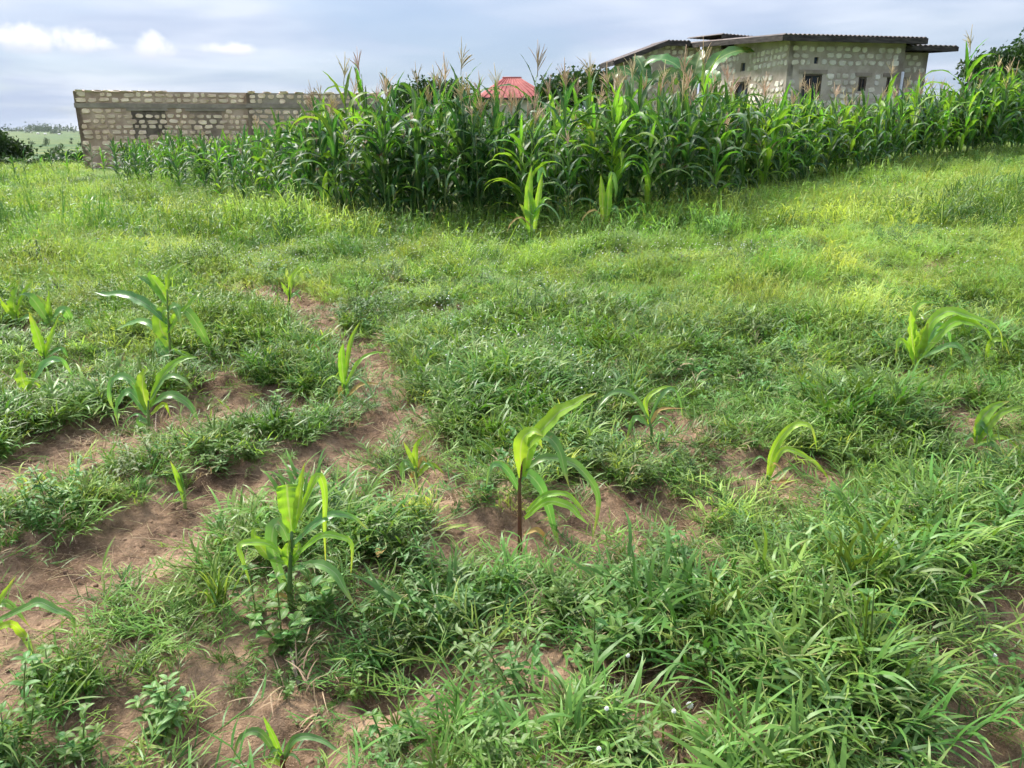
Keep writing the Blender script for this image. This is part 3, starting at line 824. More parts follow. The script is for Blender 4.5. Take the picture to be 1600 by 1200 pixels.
def tree(name, loc, H, spread, label, cat, group=None, n=2600, leaf=.16, mat='tree', seed=1, low=.3, trunk_r=.16):
    r = random.Random(seed)
    t = empty(name, loc, r.uniform(0, 6), label, cat, group)
    mb = MB()
    top = Vector((r.uniform(-.2, .2) * spread, r.uniform(-.2, .2) * spread, H * .72))
    mb.tube([(0, 0, -.3), (.05, .02, H * .25), top * .7, top], [trunk_r, trunk_r * .8, trunk_r * .5, trunk_r * .2], 7)
    lobes = []
    for k in range(9):
        a = k * 2.4 + r.uniform(-.4, .4)
        rr = spread * r.uniform(.25, .75)
        z = H * (low + (1 - low) * r.uniform(.25, .85))
        e = Vector((math.cos(a) * rr, math.sin(a) * rr, z))
        st = Vector((0, 0, H * r.uniform(.2, .5)))
        mb.tube([st, st.lerp(e, .55) + Vector((0, 0, .1 * H)), e], [trunk_r * .42, trunk_r * .25, trunk_r * .08], 5)
        q = spread * r.uniform(.28, .46)
        lobes.append((e.x, e.y, e.z, q, q, q * r.uniform(.6, .85)))
    lobes.append((top.x, top.y, H * .86, spread * .36, spread * .36, H * .13))
    mb.build('trunk', G['bark'], t)
    crown_mesh(lobes, n, leaf, seed).build('crown', G[mat], t, False)
    return t
def at(px, py, Yd):
    d = ray(px, py); k = Yd / d[1]
    return Vector((d[0] * k, Yd, CAM_H + d[2] * k))
def grounded(px, Yd):
    p = at(px, 300, Yd)
    return Vector((p.x, Yd, float(macro(p.x, Yd))))
def tree_to(px, py_top, Yd, spread, label, seed, name='broadleaf_tree', cat='tree', group=None, **k):
    g = grounded(px, Yd)
    H = at(px, py_top, Yd).z - g.z
    return tree(name, g, H * .98, spread, label, cat, group, seed=seed, **k)
tree_to(1590, 62, 31, 2.6, 'dense dark tree at the right edge beyond the stone house', 11, n=11000, leaf=.09)
tree_to(1535, 78, 33, 1.7, 'smaller dark tree between the stone house and the right edge', 12, n=7000, leaf=.085)
tree_to(1560, 118, 27.5, 1.4, 'low dark bush under the right-hand trees beyond the maize', 20, 'bush', 'bush', n=2200, leaf=.12, low=.05)
tree_to(1640, 110, 27.5, 1.6, 'low dark bush at the right edge under the dense tree', 21, 'bush', 'bush', n=2200, leaf=.12, low=.05)
tree_to(1660, 55, 34, 3.0, 'broad dark tree just past the right edge', 13, n=9000, leaf=.10)
tree_to(700, 124, 48, 2.6, 'dark tree left of the red roof behind the maize', 14, n=6500, leaf=.11)
tree_to(655, 136, 52, 2.0, 'smaller dark tree behind the maize left of the red roof', 15, n=6500, leaf=.11)
tree_to(885, 112, 46, 2.2, 'dark tree right of the red roof behind the maize', 16, n=6500, leaf=.11)
tree_to(945, 118, 44, 2.0, 'dark tree between the red roof and the white stone house', 17, n=6500, leaf=.11)
tree_to(-14, 198, 46, 1.5, 'dark leaning tree at the left edge before the plain', 18, n=6000, leaf=.09, low=.35)
tree_to(28, 212, 48, 1.2, 'low dark tree beside the leaning tree at the left edge', 19, n=3500, leaf=.09, low=.3)
for k, (px, Yd, sp, h, lab) in enumerate(((128, 42, .8, .55, 'dark rounded bush next to the left corner of the house shell'), (95, 44, .8, .45, 'dark low bush second from the corner of the house shell'),
                                    (60, 43, .7, .4, 'small dark bush between the plain and the left maize'), (10, 41, .8, .45, 'low dark bush at the left edge below the leaning tree'))):
    tree('bush', grounded(px, Yd) - Vector((0, 0, .1)), h, sp, lab, 'bush', 'bushes at the rim of the plain', n=1300, leaf=.10, mat='tree', seed=40 + k, low=.1, trunk_r=.06)
for k in range(34):                                              # trees dotted over the plain
    px = rnd.uniform(-60, 150); Yd = 230 * (8 ** rnd.random())
    g = grounded(px, Yd)
    h = rnd.uniform(2.4, 4.6)
    tree('plain_tree', g - Vector((0, 0, .3)), h, h * rnd.uniform(.6, .95), 'small dark tree dotted over the far green plain at left', 'tree', 'far trees on the plain', n=260, leaf=h * .10, mat='tree', seed=60 + k, low=.05, trunk_r=.15)
r = np.random.default_rng(5)                                     # the wood on the skyline
lob = []
for k in range(170):
    px = -150 + k * 3.2; Yd = r.uniform(3000, 4300)
    g = grounded(px, Yd); h = r.uniform(6, 20) * (1.25 if 60 < px < 120 else .85)
    lob.append((g.x, g.y, g.z + h * .4, h * 1.1, h, h * .75))
tag(crown_mesh(lob, 7000, 4.2, 8).build('distant_treeline', G['tree'], None, False), 'dark distant wood along the skyline at left', 'treeline', kind='stuff')
for k, (px, Yd) in enumerate(((76, 2900), (87, 2850), (108, 2800))):
    g = grounded(px, Yd)
    h = empty('far_house', g, .3 * k, 'tiny pale house on the far skyline at left', 'house', 'far houses on the skyline')
    MB().box((0, 0, 1.5), (8, 6, 3)).build('wall', S['cream'], h, False)
    MB().add([(-4.5, -3.4, 3), (4.5, -3.4, 3), (4.5, 3.4, 3), (-4.5, 3.4, 3), (-4.5, 0, 4.6), (4.5, 0, 4.6)], [(0, 1, 5, 4), (2, 3, 4, 5), (0, 4, 3), (1, 2, 5), (3, 2, 1, 0)]).build('roof', S['post'], h, False)

# ------------------------------------------------------------------ banana plants by the house's left wing
def banana(loc, leaves, label, seed):
    r = random.Random(seed)
    t = empty('banana_plant', loc, 0, label, 'banana plant', 'banana plants by the house')
    H = 1.95
    MB().tube([(0, 0, -.2), (.03, 0, H * .5), (0, .02, H)], [.13, .11, .07], 8).build('stem', G['stalk'], t)
    for (azm, e0, droop, L) in leaves:
        P = blade_path((0, 0, H - .1), azm, e0, droop, L, 16, 1.5)
        W = [.02 + .26 * max(0, math.sin(math.pi * min(1, max(0, (s - .12) / .88)) ** .8)) ** .6 for s in [k / 16 for k in range(17)]]
        W[-1] = .02
        mb = MB()
        nn = np.array([-math.sin(azm) * .2 - math.cos(azm) * .5, -.75, .7])
        ribbon(mb, P, W, nn, 5, .25, .18, r.uniform(0, 6))
        mb.build('leaf', G['banana'], t)
    return t
c = house.matrix_basis @ Vector((-2.3, 2.2, 0)); c.z = float(macro(c.x, c.y))
banana(c, [(2.6, 1.2, 2.0, 2.6), (.25, 1.05, 1.3, 2.9), (1.6, 1.4, 1.5, 1.9), (3.6, 1.0, 2.3, 1.8), (5.2, 1.0, 2.2, 1.7), (.9, 1.45, .7, 1.6)], 'tall banana plant with a long leaf reaching over the roof edge', 1)
c = house.matrix_basis @ Vector((-3.7, 3.0, 0)); c.z = float(macro(c.x, c.y))
banana(c, [(3.0, 1.2, 2.3, 1.9), (.5, 1.1, 2.2, 1.9), (1.9, 1.4, 1.2, 1.8), (4.5, 1.0, 2.1, 1.6)], 'banana plant with drooping leaves at the left wing of the house', 2)

# ------------------------------------------------------------------ the stand of tall maize
def maize_leaf(L, W, e0, droop, seed, p=1.6):
    r = random.Random(seed)
    n = 12
    P = blade_path((0, 0, 0), 0, e0, droop, L, n, p, r.uniform(-.5, .5))
    Wd = [W * min(1, .35 + 1.9 * s) * max(.02, 1 - s ** 2.2) for s in [k / n for k in range(n + 1)]]
    mb = MB()
    tw = r.uniform(-.9, .9)
    nr = []
    for k in range(n + 1):
        s = k / n
        a = tw * s
        e = e0 - droop * s ** p
        nr.append(np.array([-math.sin(e) * math.cos(a), math.sin(a), math.cos(e) * math.cos(a)]))
    ribbon(mb, P, Wd, nr, 5, .30, .28, r.uniform(0, 6))
    return mb
MLEAF = []
for k in range(14):
    MLEAF.append(maize_leaf(rnd.uniform(.72, 1.02), rnd.uniform(.044, .060), rnd.uniform(.85, 1.35), rnd.uniform(1.7, 2.9), 200 + k, rnd.uniform(1.2, 2.2)))
for k in range(4):                                               # upright ones near the top
    MLEAF.append(maize_leaf(rnd.uniform(.45, .70), rnd.uniform(.036, .048), rnd.uniform(1.2, 1.45), rnd.uniform(.3, 1.1), 230 + k, 1.6))
MMESH = {key: [m.mesh('leaf', G[key]) for m in MLEAF] for key in ('maize', 'maize2')}
STALK = []
for k in range(3):
    b = rnd.uniform(-.05, .05)
    STALK.append(MB().tube([(0, 0, -.1), (b * .3, 0, .5), (b, b, 1.1), (b * .6, b, 1.65), (b * .2, b * .5, 2.0)], [.015, .0135, .011, .008, .004], 6))
SMESH = [m.mesh('stalk', G['stalk']) for m in STALK]
def tassel_mb(seed):
    r = random.Random(seed)
    mb = MB()
    mb.tube([(0, 0, 0), (0, 0, .12), (.01, 0, .30), (.02, .01, .46)], [.005, .0065, .0065, .003], 4)
    for k in range(r.randint(8, 13)):
        a = r.uniform(0, 6.28); z = .07 + .013 * k
        P = blade_path((0, 0, z), a, r.uniform(.9, 1.35), r.uniform(-.1, .7), r.uniform(.17, .30), 4)
        mb.tube(P, [.0036, .0056, .0060, .0050, .0016], 3, False)
    return mb
TMESH = [tassel_mb(k).mesh('tassel', G['tassel']) for k in range(6)]
cob = MB().tube([(0, 0, 0), (.012, 0, .05), (.025, 0, .12), (.035, 0, .19), (.04, 0, .215)], [.012, .027, .029, .018, .006], 8)
COB = cob.mesh('cob', G['husk'])
slk = MB()
for k in range(14):
    slk.tube(blade_path((.04, 0, .205), k * .45, rnd.uniform(.3, 1.3), 2.2, .09, 4), [.002] * 5, 3, False)
SILK = slk.mesh('silk', G['silk'])
def plant_spec(seed):
    r = random.Random(seed)
    n = r.randint(11, 14)
    a0 = r.uniform(0, 6.28)
    out = []
    for k in range(n):
        h = .22 + (1.72 - .22) * k / (n - 1)
        kind = r.randrange(14) if k < n - 2 else 14 + r.randrange(4)
        sc = .75 + .5 * math.sin(math.pi * (.15 + .7 * k / (n - 1))) * r.uniform(.75, 1.05)
        out.append((kind, h, a0 + (k % 2) * math.pi + r.gauss(0, .45), sc, r.gauss(0, .10)))
    return out
SPECS = [plant_spec(300 + k) for k in range(10)]
FOL = {}
for key in ('maize', 'maize2'):
    FOL[key] = []
    for sp in SPECS:
        mb = MB()
        for (kd, h, a, sc, tl) in sp:
            mb.merge(MLEAF[kd], Matrix.Translation((0, 0, h)) @ Euler((0, tl, a)).to_matrix().to_4x4() @ Matrix.Scale(sc, 4))
        FOL[key].append(mb.mesh('leaves', G[key]))
def maize(loc, sc, spec, front, key='maize', tassel=None, cobs=0, label=None, group='maize plants of the dense stand', rz=None, lean=.05, hs=1.0):
    p = empty('maize_plant', loc, 0, label, 'maize', group)
    p.rotation_euler = (rnd.gauss(0, lean), rnd.gauss(0, lean), rnd.uniform(0, 6.28) if rz is None else rz)
    p.scale = (sc, sc, sc * hs)
    link('stalk', SMESH[spec % 3], p)
    if front:
        for (kd, h, a, s2, tl) in SPECS[spec]:
            link('leaf', MMESH[key][kd], p, (0, 0, h), (0, tl, a), s2)
    else:
        link('leaves', FOL[key][spec], p)
    if tassel is not None:
        link('tassel', TMESH[tassel], p, (0, 0, 1.97), (rnd.gauss(0, .12), rnd.gauss(0, .12), rnd.uniform(0, 6)), rnd.uniform(.8, 1.15))
    for k in range(cobs):
        a = rnd.uniform(0, 6.28)
        cb = link('cob', COB, p, (0, 0, rnd.uniform(.75, 1.1)), (0, .25, a), rnd.uniform(.8, 1.1))
        link('silk', SILK, cb)
    return p
def along_edge(t):
    """t metres along the front of the stand"""
    pts = EDGE
    for a, b in zip(pts[:-1], pts[1:]):
        l = (b.xy - a.xy).length
        if t <= l: return a.xy.lerp(b.xy, t / l)
        t -= l
    return pts[-1].xy
ELEN = sum((b.xy - a.xy).length for a, b in zip(EDGE[:-1], EDGE[1:]))
MAIZE_AT = []
def stand_height(u):
    """how tall the stand is, by bearing x/y"""
    return float(np.interp(u, [-.56, -.46, -.36, -.28, -.20, -.10, -.05, .0, .05, .12, .2, .32, .42, .52, .60, .7], [.50, .60, .68, .76, .90, .97, .92, .82, .84, .95, .94, .86, .70, .82, 1.0, 1.08]))
rows = ((0.0, 19, True), (.5, 19, True), (1.05, 22, False), (1.7, 28, False), (2.5, 38, False))
n_m = 0
def edge_at(u):
    yy = float(np.interp(u, EX, ER))
    return Vector((u * yy, yy))
for ri, (depth, step, front) in enumerate(rows):
    px = 165 + rnd.uniform(0, 10)
    while px < 1630:
        e = edge_at((px - 800) / FPX / 1.068)
        px += step * rnd.uniform(.7, 1.35)
        p = e + e.normalized() * (depth + rnd.gauss(0, .15)) * (1 + .03 * (e.length - 14)) + Vector((rnd.gauss(0, .08), rnd.gauss(0, .08)))
        u = p.x / p.y
        if u > .36 and p.y > 25.4: continue
        hgt = stand_height(u) * rnd.choice((rnd.uniform(.66, .9), rnd.uniform(.88, 1.1), rnd.uniform(.95, 1.18))) * (.88 if ri == 0 else 1.0)
        if ri == 0 and rnd.random() < .18: continue
        light = rnd.random() < (.10 if u < .30 else .4)
        ts = rnd.randrange(6) if rnd.random() < (.15 if ri == 0 else .72) * (.35 if u < -.27 else 1) else None
        where = 'in the low stand' if u < -.27 else ('on the rise' if u > .36 else ('in the front rank' if ri == 0 else 'within the tall stand'))
        spot = np.searchsorted([300, 420, 540, 640, 740, 870, 985, 1100, 1225, 1330, 1440, 1530], 800 + 1.068 * FPX * u)
        where += (' before the shell left part', ' before the shell right part', ' near the left corner', ' left of the red roof', ' just left of the red roof', ' below the red roof', ' right of the red roof',
                  ' before the banana plants', ' before the house side wall', ' before the house corner', ' before the house windows', ' before the house right end', ' at the right edge')[spot]
        lab = '%s maize plant %s %s' % ('light' if light else 'dark', 'with tassel' if ts is not None else 'no tassel', where)
        maize((p.x, p.y, float(macro(p.x, p.y))), hgt, rnd.randrange(10), front, 'maize2' if light else 'maize', ts, 1 if rnd.random() < .3 and u > -.27 else 0, lab, 'maize plants ' + where, hs=rnd.uniform(.95, 1.08))
        n_m += 1
print('maize in the stand:', n_m)
TALL_EXTRA = ((600, 108), (690, 100), (735, 118), (880, 104), (970, 96), (1045, 104), (1160, 112), (1265, 128), (1450, 118), (1580, 96), (505, 118), (480, 138), (1330, 126), (900, 120), (780, 96))
def tall(px, py_top, back, key, label, tassel=2, spec=3, py_base=None):
    """one maize plant whose top stands out above the stand"""
    e_u = (px - 800) / FPX / 1.07
    yy = float(np.interp(e_u, EX, ER)) + back
    x = (px - 800) / FPX * yy / 1.066
    g = Vector((x, yy, float(macro(x, yy))))
    H = at(px, py_top, yy).z - g.z
    return maize(g, H / 2.42, spec, True, key, tassel, 0, label, 'maize standing out of the stand', lean=.02)
tall(566, 66, 2.2, 'maize2', 'maize with the tallest pinkish tassel, right of the house shell', 1, 2)
tall(721, 64, 2.5, 'maize', 'maize with a tall upright tassel left of the red roof', 3, 4)
tall(838, 66, 1.8, 'maize', 'maize with a spread tassel and upright leaves above the red roof', 0, 5)
tall(655, 92, 2.6, 'maize', 'maize with a pale drooping tassel behind the middle of the stand', 4, 6)
tall(925, 86, 2.2, 'maize', 'maize with a pinkish tassel left of the white stone house', 5, 1)
tall(1098, 62, 2.0, 'maize2', 'maize with a thick straw tassel before the stone house side wall', 2, 7)
tall(1505, 44, 1.0, 'maize2', 'tallest maize on the right, tassel high against the sky beyond the roof', 3, 8)
tall(1555, 80, 1.2, 'maize2', 'maize with a straw tassel against the dark right-hand trees', 1, 9)
tall(1385, 92, 1.5, 'maize2', 'maize with a bushy straw tassel before the house windows', 4, 0)
for k, (px, py) in enumerate(TALL_EXTRA):
    tall(px, py, .6 + (k * .7) % 2.4, 'maize2' if k % 3 == 1 else 'maize', 'maize with a straw tassel above its neighbours, %s' % ('left of the middle', 'just left of the red roof', 'at the left side of the red roof', 'just right of the red roof', 'left of the stone house', 'before the house left wing', 'before the house side wall', 'before the house door',
        'before the house right end', 'near the right edge', 'left of the house shell end', 'before the house shell end', 'before the house front wall', 'right of the red roof', 'over the red roof')[k], k % 6, k % 10)
tall(1020, 160, -.5, 'maize2', 'bright pale maize in front of the stand right of the middle', None, 2)
tall(1128, 150, -.5, 'maize2', 'pale maize with yellowed lower leaves in front of the stand', None, 4)
tall(815, 160, -.2, 'maize2', 'pale upright maize at the front middle of the stand', None, 7)

for k, (px, Yd, sc_, lk_) in enumerate(((28, 24.5, .42, 'dark'), (44, 25.5, .46, 'dark'), (70, 25, .36, 'light'), (88, 26.5, .40, 'dark'), (112, 26, .42, 'light'), (128, 27, .48, 'light'), (150, 27.5, .50, 'dark'), (168, 26.5, .44, 'light'))):
    g = grounded(px, Yd)
    maize(g, sc_, (k * 3) % 10, True, 'maize2' if lk_ == 'light' else 'maize', None, 0, '%s short maize in the grass left of the shell, %s from the left edge' % (lk_, ('first', 'second', 'third', 'fourth', 'fifth', 'sixth', 'seventh', 'eighth')[k]), 'short maize left of the shell')
# ------------------------------------------------------------------ grass and weeds that cover the field
# the inside of the stand, behind the plants that can be told apart
innerc = bpy.data.collections.new('maize_master')
for k in range(10):
    innerc.objects.link(bpy.data.objects.new('maize_master_%02d' % k, FOL['maize2' if k % 4 == 0 else 'maize'][k]))
ix, iy, iz = [], [], []
for k in range(640):
    px = rnd.uniform(180, 1640) if k % 3 else rnd.uniform(1080, 1650); e = edge_at((px - 800) / FPX / 1.068); p = e + e.normalized() * (rnd.uniform(2.9, 7.5) if px < 1150 else rnd.uniform(1.2, 4.5))
    u = p.x / p.y
    if (u > .34 and p.y > 25.0) or (u < -.2 and p.y > 30.3) or (u > .2 and p.y > 25): continue
    ix.append(p.x); iy.append(p.y); iz.append(stand_height(u) * rnd.uniform(.72, 1.02))
ix, iy, iz = map(np.array, (ix, iy, iz))
n = len(ix)
scatter('maize_stand', np.stack([ix, iy, macro(ix, iy)], -1), np.stack([rng.normal(0, .05, n), rng.normal(0, .05, n), rng.random(n) * 6.28], -1), np.stack([iz] * 3, -1), rng.integers(0, 10, n), innerc, 'deep inner mass of the tall maize stand behind its front plants', 'maize')
crab = source_collection('crab_master', [(crab_clump(9, .10, .115, .0048), G['crab']) for _ in range(6)] + [(crab_clump(7, .09, .15, .0060), G['crab']) for _ in range(4)])
palec = source_collection('pale_master', [(crab_clump(8, .10, .115, .0042), G['pale']) for _ in range(5)])
finec = source_collection('fine_master', [(fine_clump(34, .14, .22, .0036), G['fine']) for _ in range(5)] + [(fine_clump(30, .14, .22, .0038), G['pale']) for _ in range(3)])
def hummock(parts, n, Rr, dome):
    mb = MB()
    for k in range(n):
        a, q = rnd.uniform(0, 6.28), math.sqrt(rnd.random()) * Rr
        s_h = rnd.uniform(.75, 1.15) * (1.15 - .4 * (q / Rr) ** 2)
        mb.merge(rnd.choice(parts), Matrix.Translation((q * math.cos(a), q * math.sin(a), dome * (1 - (q / Rr) ** 2))) @ Euler((rnd.gauss(0, .2), rnd.gauss(0, .2), rnd.uniform(0, 6.28))).to_matrix().to_4x4() @ Matrix.Scale(s_h, 4))
    return mb
hp_fine = [fine_clump(30, .15, .22, .0046, 1) for _ in range(5)]
hp_mix = [crab_clump(7, .11, .12, .0052) for _ in range(3)] + [fine_clump(24, .15, .2, .0046, 1) for _ in range(2)] + [herb_clump(5, .12, .16, .045, .010, 4) for _ in range(2)]
humc = source_collection('hummock_master', [(hummock(hp_fine, 13, .34, .05), G['fine']) for _ in range(4)] + [(hummock(hp_fine, 12, .34, .04), G['pale']) for _ in range(3)] + [(hummock(hp_mix, 12, .34, .06), G['crab']) for _ in range(3)] + [(hummock(hp_mix, 11, .34, .05), G['fine']) for _ in range(2)])
mp_ = [fine_clump(26, .26, .26, .0075, 1) for _ in range(5)] + [crab_clump(5, .2, .18, .009) for _ in range(2)]
meac = source_collection('meadow_master', [(hummock(mp_, 16, .85, .06), G['fine']) for _ in range(4)] + [(hummock(mp_, 15, .85, .05), G['pale']) for _ in range(3)] + [(hummock(mp_, 16, .85, .08), G['crab']) for _ in range(2)])
herbc = source_collection('herb_master', [(herb_clump(6, .12, .16, .050, .0075, 5, .4), G['herb']) for _ in range(4)] + [(herb_clump(5, .10, .13, .034, .011, 4), G['weed']) for _ in range(4)])
runc = source_collection('runner_master', [(runner_clump(5, .22, .0036), G['crab']) for _ in range(4)] + [(runner_clump(4, .2, .0034), G['fine']) for _ in range(2)])
SHORT = [gpix(a, b)[:2] for a, b in ((812, 880), (452, 965), (232, 700), (266, 590), (42, 645), (70, 600), (80, 545), (25, 535), (110, 620), (538, 645), (651, 770), (1019, 705), (1199, 770), (1230, 765), (1432, 605), (1480, 605), (1526, 720), (1570, 720), (1545, 590), (452, 486), (483, 570), (288, 800), (442, 1200), (60, 1010), (829, 388), (944, 380))]
def short(x, y):
    d = np.min([np.hypot(x - a, y - b) for a, b in SHORT], 0)
    return .42 + .58 * sstep((d - .14) / .30)
def patchiness(x, y, s, f): return fbm(x * f, y * f, s, 3)
def in_stand(x, y): return y > edge_y(x, y) + .3

# 1 broad-bladed grass, near field
x, y = wedge(8200, 1.1, 6.6)
keep = (soil_mask(x, y) < .3) & (soil_mask(x, y + .10) < .45) & (patchiness(x, y, 50, 1.6) > .28)
x, y = x[keep], y[keep]
edge = np.clip(1 - soil_mask(x, y) * 1.2, .4, 1)
tall_ = (.62 + .85 * sstep((patchiness(x, y, 51, 1.1) - .35) / .35)) * edge
P_, r_, s_ = place(x, y, .75, 1.15, .2, -.01, .2, tall_ * short(x, y))
scatter('crabgrass', P_, r_, s_, rng.integers(0, 10, len(x)), crab, 'broad-bladed dark green grass tufts over the near field', 'grass')
# 2 lighter grass mixed in, near and middle
x, y = wedge(9000, 2.6, 12)
keep = (soil_mask(x, y) < .3) & (soil_mask(x, y + .08) < .4) & (patchiness(x, y, 52, .9) > .42) & ~in_stand(x, y)
x, y = x[keep], y[keep]
P_, r_, s_ = place(x, y, .8, 1.35, .2, -.01, .25, short(x, y))
scatter('light_grass', P_, r_, s_, rng.integers(0, 5, len(x)), palec, 'light green grass tufts between near and middle field', 'grass')
# 3 fine feathery grass of the middle field: tufts near the bare soil, then whole hummocks up to the maize
x, y = wedge(6500, 4.2, 8)
keep = (soil_mask(x, y) < .25) & (soil_mask(x, y + .12) < .4) & (rng.random(len(x)) < sstep((y - 4.0) / 1.5)) & (patchiness(x, y, 53, .9) > .40)
x, y = x[keep], y[keep]
P_, r_, s_ = place(x, y, .6, 1.1, .2, -.02, .3, .6 + .6 * sstep((patchiness(x, y, 54, .9) - .3) / .4) * short(x, y))
scatter('fine_grass', P_, r_, s_, rng.integers(0, 8, len(x)), finec, 'fine yellowish green grass tufts round the farther bare soil', 'grass')
x, y = wedge(1900, 5.6, 17.5)
def clear_of_soil(x, y, r): return np.max([soil_mask(x + r * math.cos(a), y + r * math.sin(a)) for a in np.linspace(0, 6.28, 9)[:-1]] + [soil_mask(x, y)], 0)
keep = (clear_of_soil(x, y, .28) < .3) & (y < edge_y(x, y) + .6) & (short(x, y) > .85)
x, y = x[keep], y[keep]
v = patchiness(x, y, 57, .45)
kind_ = np.where(v < .42, rng.integers(7, 12, len(x)), np.where(v > .56, rng.integers(4, 7, len(x)), rng.integers(0, 10, len(x))))
hm = .55 + .9 * sstep((patchiness(x, y, 54, .8) - .3) / .4)
P_, r_, s_ = place(x, y, .75, 1.2, .07, -.03, .25, 1)
s_[:, 2] *= hm * (1 - .5 * sstep((y - edge_y(x, y) + 3.0) / 2.0))
scatter('grass_hummocks', P_, r_, s_, kind_, humc, 'yellowish green grass hummocks filling the middle field up to the maize', 'grass')
# 4 coarser meadow, far left and on the rise
x, y = wedge(1900, 11, 40, 2, 1.4)
keep = (y < edge_y(x, y) + .9) | (x / y < EX[0])
x, y = x[keep], y[keep]
v = patchiness(x, y, 57, .3)
kind_ = np.where(v < .40, rng.integers(5, 9, len(x)), np.where(v > .56, rng.integers(4, 7, len(x)), rng.integers(0, 8, len(x))))
P_, r_, s_ = place(x, y, .75, 1.25, .05, -.04, .3, 1)
s_[:, 2] *= .55 + .9 * sstep((patchiness(x, y, 55, .5) - .3) / .4)
scatter('meadow_grass', P_, r_, s_, kind_, meac, 'soft green meadow grass farther off at left and on the rise', 'grass')
# dead blades among the green
dryc = source_collection('dry_master', [(crab_clump(2, .08, .13, .0032), G['straw']) for _ in range(4)])
x, y = wedge(900, 1.2, 8)
P_, r_, s_ = place(x, y, .6, 1.2, .4, .0)
scatter('dry_grass', P_, r_, s_, rng.integers(0, 4, len(x)), dryc, 'withered straw-coloured blades among the green grass', 'grass')
# 5 low herbs
x, y = wedge(5200, 1.3, 11)
keep = (soil_mask(x, y) < .4) & (soil_mask(x, y + .08) < .6) & (patchiness(x, y, 56, 1.0) > .46) & ~in_stand(x, y)
x, y = x[keep], y[keep]
P_, r_, s_ = place(x, y, .65, 1.2, .15, -.005, .25, short(x, y))
scatter('herbs', P_, r_, s_, rng.integers(0, 8, len(x)), herbc, 'low leafy green herbs among the grass', 'herbs')
# weeds and long grass crowding the foot of the maize
pxs = rng.uniform(120, 1640, 900); u = (pxs - 800) / FPX / 1.068
yy = np.interp(u, EX, ER); off_ = rng.normal(-.15, .45, len(yy)); y = yy + off_; x = u * y
P_, r_, s_ = place(x, y, .8, 1.6, .2, -.02)
scatter('edge_grass', P_, r_, s_, rng.integers(0, 5, len(x)), finec, 'long unmown grass crowding the foot of the maize', 'grass')
pxs = rng.uniform(120, 1640, 420); u = (pxs - 800) / FPX / 1.068
yy = np.interp(u, EX, ER); y = yy + rng.normal(-.3, .6, len(yy)); x = u * y
P_, r_, s_ = place(x, y, 1.1, 2.4, .15, -.01)
scatter('edge_weeds', P_, r_, s_, rng.integers(0, 8, len(x)), herbc, 'leafy weeds along the foot of the maize', 'weeds')
# 6 creeping runners, also over the edges of bare soil
x, y = wedge(2400, 1.2, 6)
keep = (soil_mask(x, y) < .8) & (rng.random(len(x)) < 1.1 - soil_mask(x, y))
x, y = x[keep], y[keep]
P_, r_, s_ = place(x, y, .7, 1.3, .08, .004)
scatter('creeping_grass', P_, r_, s_, rng.integers(0, 6, len(x)), runc, 'creeping grass runners along the edges of the bare soil', 'grass')
x, y = wedge(1500, 1.2, 7)
keep = (soil_mask(x, y) > .4) & (patchiness(x, y, 59, 2.5) > .50)
x, y = x[keep], y[keep]
P_, r_, s_ = place(x, y, .22, .55, .2, 0)
scatter('grass_sprouts', P_, r_, s_, rng.integers(0, 10, len(x)), crab, 'sparse small grass sprouts on the bare soil', 'grass')
# 7 straw and clods on the bare soil
strawm, clodm = [], []
for k in range(5):
    mb = MB()
    for q in range(5):
        a = rnd.uniform(0, 6.28)
        mb.tube(floor_path(blade_path((rnd.gauss(0, .06), rnd.gauss(0, .06), .006), a, rnd.uniform(0, .4), rnd.uniform(.1, .8), rnd.uniform(.05, .16), 4, 1, rnd.uniform(-.8, .8)), .003), [.0011, .001, .001, .0008, .0005], 3, False)
    strawm.append((mb, G['straw']))
for k in range(5):
    mb = MB(); rr_c = random.Random(k)
    V = [(rr_c.uniform(.7, 1.1) * math.cos(a) * math.cos(e), rr_c.uniform(.7, 1.1) * math.sin(a) * math.cos(e), rr_c.uniform(.5, .9) * math.sin(e)) for e in (-.5, .35, 1.0) for a in np.linspace(0, 6.28, 7)[:-1]] + [(0, 0, .8)]
    F = [(i * 6 + q, i * 6 + (q + 1) % 6, (i + 1) * 6 + (q + 1) % 6, (i + 1) * 6 + q) for i in range(2) for q in range(6)] + [(12 + q, 12 + (q + 1) % 6, 18) for q in range(6)]
    mb.add([(a * .012, b * .012, c_ * .010) for a, b, c_ in V], F)
    clodm.append((mb, G['clod']))
strawc, clodc = source_collection('straw_master', strawm), source_collection('clod_master', clodm)
x, y = wedge(5200, 1.2, 7.5)
keep = soil_mask(x, y) > .3
x, y = x[keep], y[keep]
P_, r_, s_ = place(x, y, .6, 1.3, .1, .002)
scatter('straw_litter', P_, r_, s_, rng.integers(0, 5, len(x)), strawc, 'dry straw scraps scattered on the bare soil', 'straw')
x, y = wedge(26000, 1.2, 7.5)
keep = soil_mask(x, y) > .45
x, y = x[keep], y[keep]
P_, r_, s_ = place(x, y, .2, 1.0, .4, -.004)
s_ *= np.where(rng.random(len(x)) < .06, 2.2, 1.0)[:, None]
scatter('soil_clods', P_, r_, s_, rng.integers(0, 5, len(x)), clodc, 'small clods of earth on the bare soil', 'clods')
